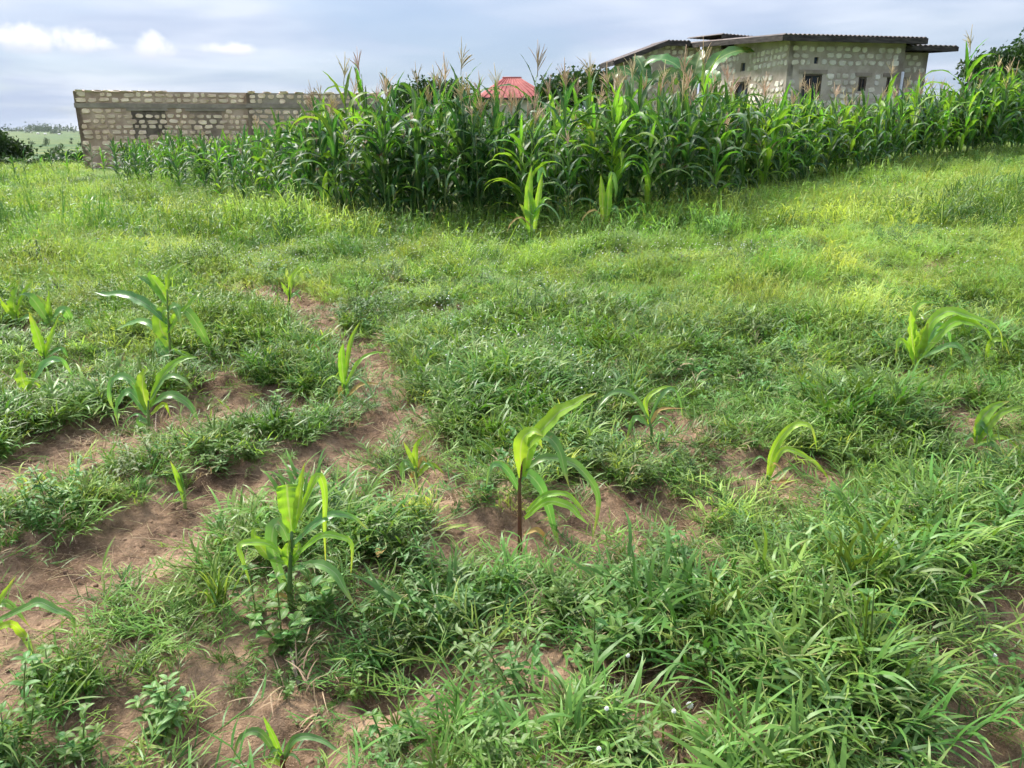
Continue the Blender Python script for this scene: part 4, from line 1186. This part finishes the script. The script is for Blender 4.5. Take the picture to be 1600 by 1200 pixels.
# 8 tiny white flowers over the middle field
mb = MB()
for k in range(6):
    bx_, by_, h = rnd.gauss(0, .12), rnd.gauss(0, .12), rnd.uniform(.14, .26)
    mb.add([(bx_ + .006 * math.cos(a), by_ + .006 * math.sin(a), h + .003 * (i % 2)) for i, a in enumerate(np.linspace(0, 6.28, 7)[:-1])] + [(bx_, by_, h + .006), (bx_, by_, h - .004)], [(i, (i + 1) % 6, 6) for i in range(6)] + [((i + 1) % 6, i, 7) for i in range(6)])
flc = source_collection('flower_master', [(mb, G['petal'])])
x, y = wedge(1300, 4, 15)
keep = (soil_mask(x, y) < .3) & (patchiness(x, y, 58, .6) > .56) & ~in_stand(x, y)
x, y = x[keep], y[keep]
P_, r_, s_ = place(x, y, .8, 1.1, .1, 0)
scatter('white_flowers', P_, r_, s_, np.zeros(len(x)), flc, 'tiny white flowers sprinkled over the middle field', 'flowers')

# ------------------------------------------------------------------ young maize dotted over the near field
def spline(pts, n):
    """smooth curve through the points"""
    p = [np.array(q, float) for q in pts]
    p = [2 * p[0] - p[1]] + p + [2 * p[-1] - p[-2]]
    seg = len(p) - 3
    out = []
    for k in range(n + 1):
        t = k / n * seg
        i = min(int(t), seg - 1); f = t - i
        a, b, c, d = p[i:i + 4]
        out.append(.5 * (2 * b + (c - a) * f + (2 * a - 5 * b + 4 * c - d) * f * f + (3 * b - a - 3 * c + d) * f ** 3))
    return out
def young_maize(base, leaves, label, stalk=None, seed=0, mix=.4, red=False, group='young maize plants in the near field'):
    """base: where the stem leaves the soil; each leaf: its course, full width and kind (g glowing, b bluish, y dry, c cut off)"""
    r = random.Random(seed)
    g = gpix(*base, ground)
    p = empty('young_maize', g, 0, label, 'maize', group)
    def world(px, py, dy):
        q = at(px, py, g.y + dy)
        zg = float(ground(q.x, q.y)) + .012
        if q.z < zg:
            h = gpix(px, py, ground)
            q = Vector((h.x, h.y, h.z + .012))
        return q
    st = stalk or [base, (base[0], base[1] - 30)]
    P = [world(a, b, 0) - g for a, b in st]
    P[0] = Vector((P[0].x, P[0].y, -.04))
    sl = spline(P, 6)
    scale_px = FPX / (g - Vector((0, 0, CAM_H))).length
    MB().tube([Vector(q) for q in sl], [.0095 * (1 - .09 * k) for k in range(7)], 7).build('stem', G['stalk_red'] if red else G['stalk'], p)
    extra = []
    bx, by = base
    hpx = max(by - min(q[1] for lf in leaves for q in lf[0]), 30)
    for k in range(0 if len(leaves) > 8 else (2 if len(leaves) > 3 else 1)):
        sg = r.choice((-1, 1)); l = hpx * r.uniform(.22, .42); y0 = by - hpx * r.uniform(.15, .38)
        extra.append(([(bx, y0), (bx + sg * l * .4, y0 - l * .35), (bx + sg * l * .8, y0 - l * .1), (bx + sg * l, y0 + l * .35)], max(4, hpx * .032), r.choice(('', 'b', 'y', 'b'))))
    for (pts, w, kind) in leaves + extra:
        hspan = max(abs(pts[-1][0] - pts[0][0]), 12) / scale_px
        dd = r.uniform(-.55, .55) * hspan
        n = len(pts)
        W3 = [np.array(world(a, b, dd * (k / (n - 1)) ** 1.3) - g) for k, (a, b) in enumerate(pts)]
        m = 16
        C = spline(W3, m)
        hw = w / scale_px / 2 * 1.02
        Wd = []
        for k in range(m + 1):
            s = k / m
            if 'c' in kind: wv = min(1, .45 + 1.1 * s) * (1 if s < .98 else .93)
            else: wv = min(1, .42 + 1.7 * s) * max(.02, 1 - s ** 2.6)
            Wd.append(hw * wv)
        tw = r.uniform(-.8, .8)
        nr = []
        for k in range(m + 1):
            a = tw * (k / m - .3)
            nr.append(np.array([math.sin(a) * .8, -.72, .62 + .2 * math.cos(a)]))
        mb = MB()
        Wd = [v * r.uniform(.93, 1.06) for v in Wd]
        ribbon(mb, C, Wd, nr, 5, .34, .24, r.uniform(0, 6))
        key = 'dry' if 'y' in kind else ('young_blue' if ('b' in kind or (kind == '' and r.random() < mix)) else 'young')
        o = mb.build('leaf', G[key], p)
        if 'y' in kind: o['label'] = 'withered yellow leaf'
    return p
young_maize((812, 862), [([(822, 700), (835, 685), (855, 663), (875, 643), (894, 634), (913, 622), (932, 614)], 24, 'g'), ([(816, 745), (813, 709), (818, 684), (834, 674), (850, 682)], 24, 'g'),
    ([(818, 745), (826, 705), (838, 688), (848, 700)], 20, 'g'),
    ([(824, 700), (841, 681), (860, 685), (875, 706), (882, 735), (889, 760)], 17, 'b'), ([(820, 735), (850, 715), (890, 722), (912, 738), (932, 768), (934, 800), (925, 845)], 15, 'b'),
    ([(810, 765), (802, 750), (790, 733), (776, 725), (765, 735), (759, 766)], 12, ''), ([(812, 752), (817, 742), (829, 743), (846, 764), (858, 798), (867, 832), (875, 861)], 20, 'b'),
    ([(822, 800), (850, 775), (884, 772), (904, 790), (920, 806)], 10, ''), ([(820, 810), (855, 784), (889, 791), (904, 806), (920, 820)], 13, ''), ([(818, 835), (840, 828), (852, 845), (858, 868)], 9, 'y')],
    'largest young maize plant in the middle of the near field with a reddish stem', [(812, 862), (812, 800), (812, 750), (820, 705)], 1, red=True)
young_maize((452, 950), [([(456, 832), (452, 800), (449, 772), (448, 757)], 27, 'gc'), ([(460, 825), (467, 785), (472, 750), (477, 721)], 14, 'g'),
    ([(463, 815), (480, 775), (494, 746), (502, 748), (508, 775), (507, 825), (509, 885)], 12, 'g'), ([(450, 845), (440, 823), (429, 821), (425, 848), (433, 882), (445, 915), (458, 946)], 21, 'b'),
    ([(448, 880), (422, 870), (408, 855), (398, 838), (400, 828), (412, 829)], 15, 'g'), ([(448, 870), (420, 850), (386, 848), (374, 856), (382, 882), (393, 920)], 11, ''),
    ([(458, 850), (490, 820), (520, 804), (550, 808), (576, 828)], 13, 'b'), ([(458, 872), (500, 838), (530, 839), (550, 852), (548, 900)], 11, ''), ([(456, 890), (495, 881), (523, 895), (538, 920), (557, 952)], 15, 'b'),
    ([(455, 885), (449, 862), (454, 843)], 18, 'g'), ([(458, 880), (466, 858), (464, 842)], 14, 'g'), ([(450, 935), (436, 930), (432, 945), (430, 955)], 9, 'y')],
    'young maize plant with a blunt cut leaf beside the soil strip in front', [(452, 950), (453, 900), (455, 860), (456, 830)], 2)
young_maize((232, 685), [([(230, 640), (223, 607), (225, 585), (232, 576)], 19, 'g'), ([(235, 635), (248, 600), (262, 578), (285, 561), (312, 558)], 15, 'g'), ([(230, 645), (210, 600), (190, 588), (173, 600), (172, 625), (180, 645)], 11, ''),
    ([(230, 648), (205, 614), (191, 620), (182, 642), (185, 667)], 13, 'b'), ([(235, 635), (265, 617), (295, 632), (312, 662)], 13, 'b'), ([(235, 625), (260, 590), (285, 592), (302, 612)], 9, 'b'),
    ([(236, 648), (257, 632), (267, 652)], 8, ''), ([(232, 660), (217, 655), (226, 673), (235, 690)], 9, 'b')],
    'bushy young maize plant on the left soil strip, lower of two close together', [(232, 685), (232, 655), (232, 625)], 3)
young_maize((266, 575), [([(261, 455), (265, 430), (280, 416), (293, 411)], 11, 'g'), ([(261, 470), (250, 450), (236, 429), (246, 424)], 13, ''), ([(260, 475), (240, 446), (225, 436), (213, 430)], 11, 'b'),
    ([(262, 505), (235, 480), (213, 467), (190, 459), (165, 460), (147, 456)], 15, ''), ([(262, 530), (228, 503), (200, 507), (175, 519)], 11, 'b'), ([(264, 510), (287, 484), (310, 510), (325, 538), (339, 568)], 15, 'b'),
    ([(262, 485), (275, 480), (284, 512)], 13, 'b'), ([(265, 510), (302, 468), (313, 457)], 7, 'g'), ([(264, 540), (250, 508), (255, 487), (268, 483)], 22, 'g'), ([(266, 560), (250, 540), (247, 523)], 17, 'b'),
    ([(266, 545), (300, 560), (316, 582)], 9, ''), ([(262, 520), (273, 500), (276, 485)], 16, 'g')],
    'tall young maize plant at left with a leaf reaching far to its left', [(266, 575), (265, 530), (262, 480), (261, 452)], 4)
young_maize((42, 634), [([(42, 612), (34, 585), (37, 559)], 18, 'g'), ([(44, 610), (70, 570), (95, 563), (113, 587)], 12, ''), ([(44, 620), (82, 605), (107, 635), (106, 668)], 11, 'b'), ([(41, 622), (15, 613), (-6, 610)], 9, ''), ([(43, 615), (52, 590), (60, 575)], 9, 'g')],
    'young maize plant at the left edge with a leaf bent to the soil', [(42, 634), (42, 612)], 5)
young_maize((68, 572), [([(68, 556), (60, 527), (45, 487)], 15, 'g'), ([(70, 558), (80, 530), (92, 494)], 12, 'g'), ([(69, 560), (95, 545), (108, 560)], 7, 'b')], 'young maize with two upright leaves near the left edge', None, 6)
young_maize((79, 528), [([(78, 505), (75, 482), (57, 460)], 11, 'g'), ([(79, 500), (100, 484), (115, 512), (118, 537)], 13, 'b'), ([(78, 495), (77, 475), (77, 450)], 8, 'g'), ([(77, 505), (50, 466), (28, 460)], 13, 'b')],
    'young maize with a bluish leaf arched to the right, near the left edge', [(79, 528), (78, 500)], 7)
young_maize((26, 520), [([(25, 500), (22, 470), (33, 434)], 17, 'g'), ([(24, 495), (10, 480), (-2, 461)], 9, 'g'), ([(25, 490), (40, 455), (53, 437)], 8, 'g'), ([(26, 505), (45, 495), (60, 510)], 8, 'b')], 'pale young maize at the left edge, farthest of its group', None, 8)
young_maize((538, 636), [([(538, 606), (534, 560), (536, 536)], 13, 'g'), ([(540, 590), (548, 535), (563, 501)], 8, 'g'), ([(539, 605), (560, 566), (583, 552), (606, 551)], 7, ''), ([(540, 622), (566, 600), (597, 601)], 7, 'y'), ([(538, 600), (541, 612), (549, 635)], 10, 'b'), ([(537, 615), (531, 606), (530, 630)], 7, 'y')],
    'slender upright young maize beside the soil patch at centre left', [(538, 636), (538, 600)], 9)
young_maize((651, 762), [([(650, 735), (650, 700), (663, 680)], 10, 'g'), ([(649, 728), (630, 689)], 8, 'g'), ([(649, 735), (633, 722), (629, 743), (639, 766)], 10, 'b'), ([(652, 745), (673, 726), (696, 742)], 9, 'g'), ([(652, 735), (660, 715), (668, 725)], 6, 'y'), ([(650, 750), (645, 740), (640, 765)], 7, 'y')],
    'small yellowing young maize on bare soil left of the largest one', [(651, 762), (650, 730)], 10)
young_maize((1019, 695), [([(1014, 662), (1009, 627), (1032, 607), (1057, 604)], 8, 'g'), ([(1014, 660), (1029, 624), (1049, 607), (1062, 625), (1067, 656)], 7, ''), ([(1013, 655), (992, 621), (965, 612), (943, 625), (928, 649)], 10, 'b'), ([(1016, 662), (1032, 640), (1070, 638)], 6, 'y'), ([(1013, 665), (992, 654), (978, 692)], 11, 'b')],
    'thin young maize with arching leaves right of the middle', [(1019, 695), (1018, 675), (1014, 655)], 11)
young_maize((1199, 757), [([(1199, 752), (1208, 705), (1236, 668), (1266, 667), (1277, 706)], 12, 'g'), ([(1200, 750), (1222, 704), (1255, 712), (1281, 731), (1299, 760)], 10, 'g'), ([(1201, 755), (1236, 731), (1260, 747)], 6, ''), ([(1202, 757), (1225, 752), (1242, 757)], 6, 'y')],
    'young maize of few long arching leaves in the right grass', [(1199, 757), (1199, 742)], 12)
young_maize((1432, 592), [([(1430, 568), (1424, 520), (1422, 484)], 21, 'g'), ([(1428, 530), (1427, 490), (1441, 473), (1474, 475)], 7, 'g'), ([(1434, 562), (1452, 509), (1471, 491), (1489, 487), (1527, 499), (1560, 515), (1567, 547)], 16, 'g'),
    ([(1436, 555), (1463, 512), (1481, 523), (1487, 562)], 13, 'b'), ([(1437, 558), (1484, 507), (1513, 504), (1540, 517), (1554, 543)], 15, 'g'), ([(1437, 560), (1489, 539), (1513, 565), (1521, 601)], 10, 'b'),
    ([(1430, 572), (1417, 541), (1405, 533), (1399, 558)], 11, ''), ([(1435, 572), (1460, 579), (1468, 600), (1460, 617)], 8, 'b'), ([(1433, 560), (1440, 530), (1450, 505)], 18, 'g'), ([(1428, 590), (1412, 585), (1393, 578), (1376, 580)], 6, 'y')],
    'large windblown young maize plant at right with leaves streaming right', [(1432, 592), (1431, 560)], 13)
young_maize((1538, 575), [([(1538, 560), (1548, 535), (1566, 533), (1578, 556)], 8, 'g'), ([(1537, 562), (1522, 540), (1510, 532)], 7, 'b'), ([(1539, 566), (1552, 550), (1560, 575)], 7, 'g')], 'small young maize just right of the windblown plant', None, 14)
young_maize((1526, 718), [([(1526, 692), (1532, 659), (1551, 637), (1578, 626)], 16, 'g'), ([(1530, 688), (1561, 648), (1605, 634)], 10, 'g'), ([(1527, 680), (1533, 664), (1546, 680), (1553, 709), (1551, 732)], 14, 'b'), ([(1530, 692), (1567, 684), (1602, 716)], 8, ''), ([(1530, 695), (1553, 696), (1570, 724)], 8, ''), ([(1524, 690), (1520, 665)], 8, 'g')],
    'yellow-green young maize at the right edge', [(1526, 718), (1526, 680)], 15)
young_maize((452, 478), [([(452, 470), (456, 436), (474, 417), (488, 430)], 9, 'g'), ([(451, 462), (439, 440)], 7, 'g'), ([(453, 466), (472, 450)], 6, 'b')], 'lone small young maize at the head of the farthest soil patch', None, 16)
young_maize((483, 562), [([(482, 556), (477, 536)], 9, 'g'), ([(484, 556), (499, 530), (522, 516)], 6, 'g'), ([(484, 558), (495, 550), (500, 560)], 5, 'b')], 'tiny young maize with one long thin leaf left of the slender upright one', None, 17)
young_maize((288, 792), [([(288, 785), (277, 744), (266, 720)], 8, 'g'), ([(287, 765), (279, 740), (290, 772)], 8, 'b')], 'tiny young maize in the grass of the left ridge', None, 18)
young_maize((-18, 1010), [([(-18, 990), (15, 975), (37, 995), (51, 1022), (48, 1050)], 11, 'g'), ([(-16, 975), (37, 951), (61, 941), (85, 952), (113, 966), (116, 1000)], 12, 'b'), ([(-17, 970), (0, 944), (21, 949), (48, 985)], 11, 'b'), ([(-15, 965), (0, 939), (25, 900)], 10, 'g')],
    'young maize half outside the left edge with drooping yellow-tipped leaves', [(-18, 1010), (-18, 965)], 19)
young_maize((442, 1205), [([(440, 1190), (405, 1144), (375, 1155), (364, 1190)], 11, 'b'), ([(440, 1180), (424, 1144), (411, 1118)], 9, 'g'), ([(441, 1192), (461, 1155), (499, 1155), (547, 1193)], 11, 'b'), ([(442, 1196), (452, 1175), (466, 1158)], 6, 'y'), ([(440, 1196), (425, 1188), (408, 1201)], 8, '')],
    'young maize at the bottom edge with two leaves arching left and right', [(442, 1205), (440, 1180)], 20, red=True)
young_maize((829, 384), [([(829, 370), (826, 308), (831, 258)], 16, 'g'), ([(835, 358), (842, 305), (848, 268)], 11, 'g'), ([(835, 340), (850, 312), (863, 312)], 7, 'g'), ([(829, 343), (811, 318)], 11, 'g'), ([(826, 360), (804, 331)], 6, 'g'), ([(840, 285), (846, 264), (854, 278)], 7, 'b'), ([(830, 350), (832, 320), (822, 290)], 11, 'g')],
    'bright yellow-green maize standing in the grass just before the tall stand', [(829, 384), (830, 320)], 21)
young_maize((944, 376), [([(943, 352), (941, 305), (939, 272)], 12, 'g'), ([(947, 350), (951, 305), (956, 269)], 12, 'g'), ([(951, 290), (956, 271), (963, 295), (960, 314)], 8, 'b'), ([(947, 340), (962, 324), (969, 352)], 7, 'b')],
    'narrow bright yellow-green maize before the stand, right of the other bright one', [(944, 376), (945, 320)], 22)
young_maize((510, 352), [([(510, 330), (503, 300), (488, 290)], 9, 'b'), ([(511, 325), (520, 295), (535, 300), (540, 325)], 10, 'g'), ([(510, 320), (508, 285), (512, 265)], 9, 'g'), ([(511, 335), (495, 318), (478, 330)], 8, 'b')], 'low maize at the left front corner of the tall stand', [(510, 352), (510, 318)], 23)
young_maize((700, 372), [([(700, 366), (695, 345), (690, 335)], 5, 'g'), ([(701, 366), (712, 350), (722, 346)], 5, 'g'), ([(700, 367), (686, 356)], 4, 'g')], 'tiny maize seedling in the grass before the stand, left of the bright ones', None, 24)

# ------------------------------------------------------------------ single weeds, flowers, twigs that stand out
def weed(px, py, label, H=.25, pairs=5, L=.055, w=.016, mat='weed', seed=0, branches=3, name='broadleaf_weed', cat='weed', group='broadleaf weeds in the near field', flowers=False, peak=.42):
    r = random.Random(seed)
    g = gpix(px, py, ground)
    p = empty(name, g, 0, label, cat, group)
    stem = MB()
    for b in range(branches):
        a = r.uniform(0, 6.28); e = 1.45 if b == 0 else r.uniform(.7, 1.2)
        h = H * (1 if b == 0 else r.uniform(.55, .85))
        P = blade_path((0, 0, -.01), a, e, r.uniform(-.2, .25), h, pairs)
        stem.tube(P, [.0035 * (1 - .65 * k / pairs) for k in range(pairs + 1)], 5)
        ph = r.uniform(0, 3)
        for k in range(1, pairs + 1):
            for s in range(2 if k < pairs else 4):
                sz = r.uniform(.75, 1.1) * (1.05 - .35 * k / pairs if k < pairs else .62)
                mb = MB()
                oval_leaf(mb, P[k], ph + k * 1.6 + s * (3.14 if k < pairs else 1.57) + r.gauss(0, .2), r.uniform(.15, .8), r.uniform(.4, 1.2), L * sz, w * sz, 5, peak)
                mb.build('leaf', G[mat], p)
        if flowers:
            fl = MB()
            Q = blade_path(P[-1], a, 1.2, -.2, .07, 6)
            for q in Q:
                for _ in range(4):
                    c_ = q + np.array([r.gauss(0, .003), r.gauss(0, .003), r.gauss(0, .003)]); d_ = .0019
                    fl.add([c_ + np.array(v) * d_ for v in ((1, 0, 0), (0, 1, 0), (-1, 0, 0), (0, -1, 0), (0, 0, 1), (0, 0, -1))], [(0, 1, 4), (1, 2, 4), (2, 3, 4), (3, 0, 4), (1, 0, 5), (2, 1, 5), (3, 2, 5), (0, 3, 5)])
            fl.build('flower_spike', G['husk'], p)
    stem.build('stem', G['stalk'], p)
    return p
weed(255, 1150, 'pale minty weed with soft oval leaves in the bottom left grass', .17, 6, .052, .0115, 'mint', 1, 7)
weed(42, 1150, 'leggy weed with oval leaves at the left bottom edge', .26, 6, .05, .012, 'weed', 2, 2)
weed(10, 1195, 'dense narrow-leaved weed in the bottom left corner', .15, 6, .046, .010, 'weed', 3, 6)
weed(78, 1085, 'oval-leaved weed beside the leggy one at the left edge', .14, 5, .048, .014, 'weed', 13, 4)
weed(440, 1010, 'leafy weed with white flower spikes under the cut-leaved young maize', .24, 5, .055, .017, 'weed', 4, 4, flowers=True)
weed(500, 960, 'leafy weed with small flower spikes right of the cut-leaved maize', .2, 5, .055, .018, 'weed', 5, 4, flowers=True)
weed(400, 960, 'leafy weed with flower spikes left of the cut-leaved maize', .2, 4, .05, .015, 'weed', 6, 3, flowers=True)
weed(930, 1040, 'bright pointed-leaf weed at the bottom centre right', .2, 5, .07, .015, 'weed', 7, 4, peak=.36)
weed(965, 1000, 'second pointed-leaf weed just behind the bottom centre one', .17, 4, .065, .014, 'weed', 8, 3, peak=.36)
weed(1050, 905, 'yellow-green weed with many narrow leaves right of the middle maize', .2, 6, .06, .012, 'weed', 9, 5, peak=.4)
weed(1010, 930, 'narrow-leaved weed in front of the yellow-green one', .15, 5, .055, .011, 'weed', 10, 4, peak=.4)
weed(1360, 1020, 'oval-leaved weed half buried in the lower right grass', .2, 4, .065, .018, 'weed', 11, 4)
weed(600, 860, 'broad-leaved weed in the grass right of the cut-leaved maize', .16, 4, .05, .02, 'weed', 12, 4)
weed(130, 1180, 'oval-leaved weed left of the pale minty weed', .14, 5, .042, .012, 'weed', 14, 4)
weed(390, 715, 'grey-green lance-leaved herb on the ridge left of centre', .16, 6, .05, .008, 'herb', 15, 7, peak=.45)
weed(340, 735, 'grey-green lance-leaved herb on the left part of the ridge', .15, 6, .05, .008, 'herb', 16, 7, peak=.45)
weed(600, 1170, 'small oval-leaved weed at the bottom edge left of centre', .12, 4, .045, .012, 'weed', 17, 3)
weed(1120, 560, 'dark leafy weed in the grass right of centre', .2, 5, .055, .012, 'weed', 18, 5)

def seedling(px, py, label, seed):
    g = gpix(px, py, ground)
    p = empty('seedling', g, seed, label, 'seedling')
    MB().tube([(0, 0, -.01), (.005, 0, .06), (.0, .005, .13)], [.002, .0018, .0015], 5).build('stem', G['stalk'], p)
    for (h, a, L, w) in ((.13, -1.2, .042, .017), (.12, 2.3, .04, .016), (.09, 3.6, .032, .012), (.06, -.6, .026, .011)):
        mb = MB(); oval_leaf(mb, (0, 0, h), a, .9, 1.1, L, w, 5, .5); mb.build('leaf', G['mint'], p)
seedling(617, 1000, 'round-leaved pale seedling in the grass at lower centre left', 0.4)
seedling(568, 1015, 'small round-leaved seedling left of the pale one at lower centre', 2.0)

def flower_head(px, py, ground_py, label, seed, d=.0055):
    r = random.Random(seed)
    g = gpix(px, ground_py, ground)
    top = at(px, py, g.y) - g
    p = empty('white_flower', g, 0, label, 'flower', 'round white flower heads')
    MB().tube([(0, 0, -.01), (top.x * .4 + .004, .002, top.z * .5), tuple(top)], [.0018, .0014, .0012], 5).build('stem', G['stalk'], p)
    mb = MB()
    for k in range(46):
        z = 1 - 2 * (k + .5) / 46; a = k * 2.4; q = math.sqrt(1 - z * z)
        n_ = Vector((q * math.cos(a), q * math.sin(a), z)); t_ = n_.orthogonal().normalized(); b_ = n_.cross(t_)
        c_ = Vector(top) + n_ * d * .75
        mb.add([c_ + t_ * d * .25, c_ + b_ * d * .25, c_ - t_ * d * .25, c_ - b_ * d * .25, c_ + n_ * d * .4, c_ - n_ * d * .3], [(0, 1, 4), (1, 2, 4), (2, 3, 4), (3, 0, 4), (1, 0, 5), (2, 1, 5), (3, 2, 5), (0, 3, 5)])
    mb.build('flower_head', G['petal'], p, False)
flower_head(981, 1024, 1095, 'white flower head on the tallest bare stalk at lower centre right', 1)
flower_head(948, 1107, 1160, 'white flower head lowest left of the group at bottom centre', 2)
flower_head(1053, 1111, 1165, 'white flower head right of the group at bottom centre', 3)
flower_head(1078, 1102, 1150, 'white flower head farthest right of the bottom centre group', 4, .009)
flower_head(936, 1170, 1205, 'white flower head near the bottom edge at centre', 5)
flower_head(1409, 1187, 1215, 'white flower head near the bottom edge at right', 6)
flower_head(1036, 686, 700, 'white flower beside the thin arching young maize', 7)
flower_head(1553, 1025, 1060, 'white flower at the right edge by the bare soil', 8, .008)

def sedge(px, py, label, n=34, H=.30, seed=0):
    g = gpix(px, py, ground)
    p = empty('grass_tuft', g, 0, label, 'grass tuft')
    global rnd
    keep_, rnd = rnd, random.Random(seed)
    for k in range(3):
        mb = MB()
        for q in range(n // 3):
            a = rnd.uniform(0, 6.28)
            grass_blade(mb, (rnd.gauss(0, .015), rnd.gauss(0, .015), 0), a, rnd.uniform(1.15, 1.52), rnd.uniform(.1, 1.3), H * rnd.uniform(.6, 1.1), .0045, 7)
        mb.build('blades', G['fine' if k else 'crab'], p)
    rnd = keep_
sedge(338, 950, 'upright dark sedge tuft at the edge of the left soil strip', 40, .30, 1)
sedge(1255, 560, 'tall thin grass tuft left of the windblown young maize', 30, .3, 2)
sedge(1345, 1060, 'tuft of long bright blades in the lower right grass', 34, .34, 3)
sedge(990, 620, 'tall grass tuft behind the thin arching young maize', 30, .3, 4)

def twig(pts, label, r0=.005, side=None):
    g = gpix(*pts[0], ground)
    W3 = [gpix(*q, ground) + Vector((0, 0, .012 + .02 * (k % 2))) - g for k, q in enumerate(pts)]
    p = empty('dry_twig', g, 0, label, 'twig')
    c = spline(W3, 10)
    MB().tube([Vector(q) for q in c], [r0 * (1 - .06 * k) for k in range(11)], 6).build('stick', G['twig'], p)
    for s in side or ():
        V3 = [gpix(*q, ground) + Vector((0, 0, .02 + .015 * k)) - g for k, q in enumerate(s)]
        MB().tube([Vector(q) for q in spline(V3, 6)], [r0 * .6 * (1 - .08 * k) for k in range(7)], 5).build('branch', G['twig'], p)
twig([(468, 1075), (458, 1045), (454, 1010), (440, 997), (428, 990)], 'grey forked dry twig below the cut-leaved young maize', .006, [[(455, 1012), (464, 1000), (470, 985)]])
twig([(120, 910), (150, 905), (178, 895), (205, 898)], 'thin dry twig lying on the left soil strip', .003, [[(150, 905), (135, 912), (132, 925)]])
twig([(672, 1098), (688, 1086), (694, 1072)], 'short pale dry twig in the bottom centre grass', .004)
twig([(248, 640), (245, 660), (243, 690)], 'pale dry twig standing at the bushy left young maize', .004)

def dead_leaf(px, py, label, rz, L=.07):
    g = gpix(px, py, ground)
    mb = MB()
    oval_leaf(mb, (0, 0, .06), rz, .5, 1.0, L, L * .26, 5, .45)
    o = mb.build('dead_leaf', G['dry']); o.location = g
    tag(o, label, 'dead leaf')
dead_leaf(600, 880, 'curled brown dead leaf in the grass right of the cut-leaved maize', 4.6)
dead_leaf(850, 835, 'orange dead leaf at the foot of the largest young maize', .3, .06)
dead_leaf(1445, 590, 'orange dead leaf right of the windblown maize stem', .1, .08)

# ------------------------------------------------------------------ the damp air that greys the far plain
hz, nd, lk, out = new_mat('haze_air')
pv = N(nd, 'ShaderNodeVolumePrincipled')
pv.inputs['Color'].default_value = (.80, .87, .95, 1)
pv.inputs['Density'].default_value = 3e-5
pv.inputs['Anisotropy'].default_value = .2
lk.new(pv.outputs[0], out.inputs['Volume'])
x0, x1, y0, y1 = gx[0] - 50, gx[-1] + 50, gy[0] - 50, gy[-1] + 50
z0_, z1_ = float(Z.min()) - 1, max(float(Z.max()), 60.0) + 12
tag(MB().box(((x0 + x1) / 2, (y0 + y1) / 2, (z0_ + z1_) / 2), (x1 - x0, y1 - y0, z1_ - z0_)).build('haze', hz, None, False), 'pale damp air greying the far plain', 'haze', kind='stuff')
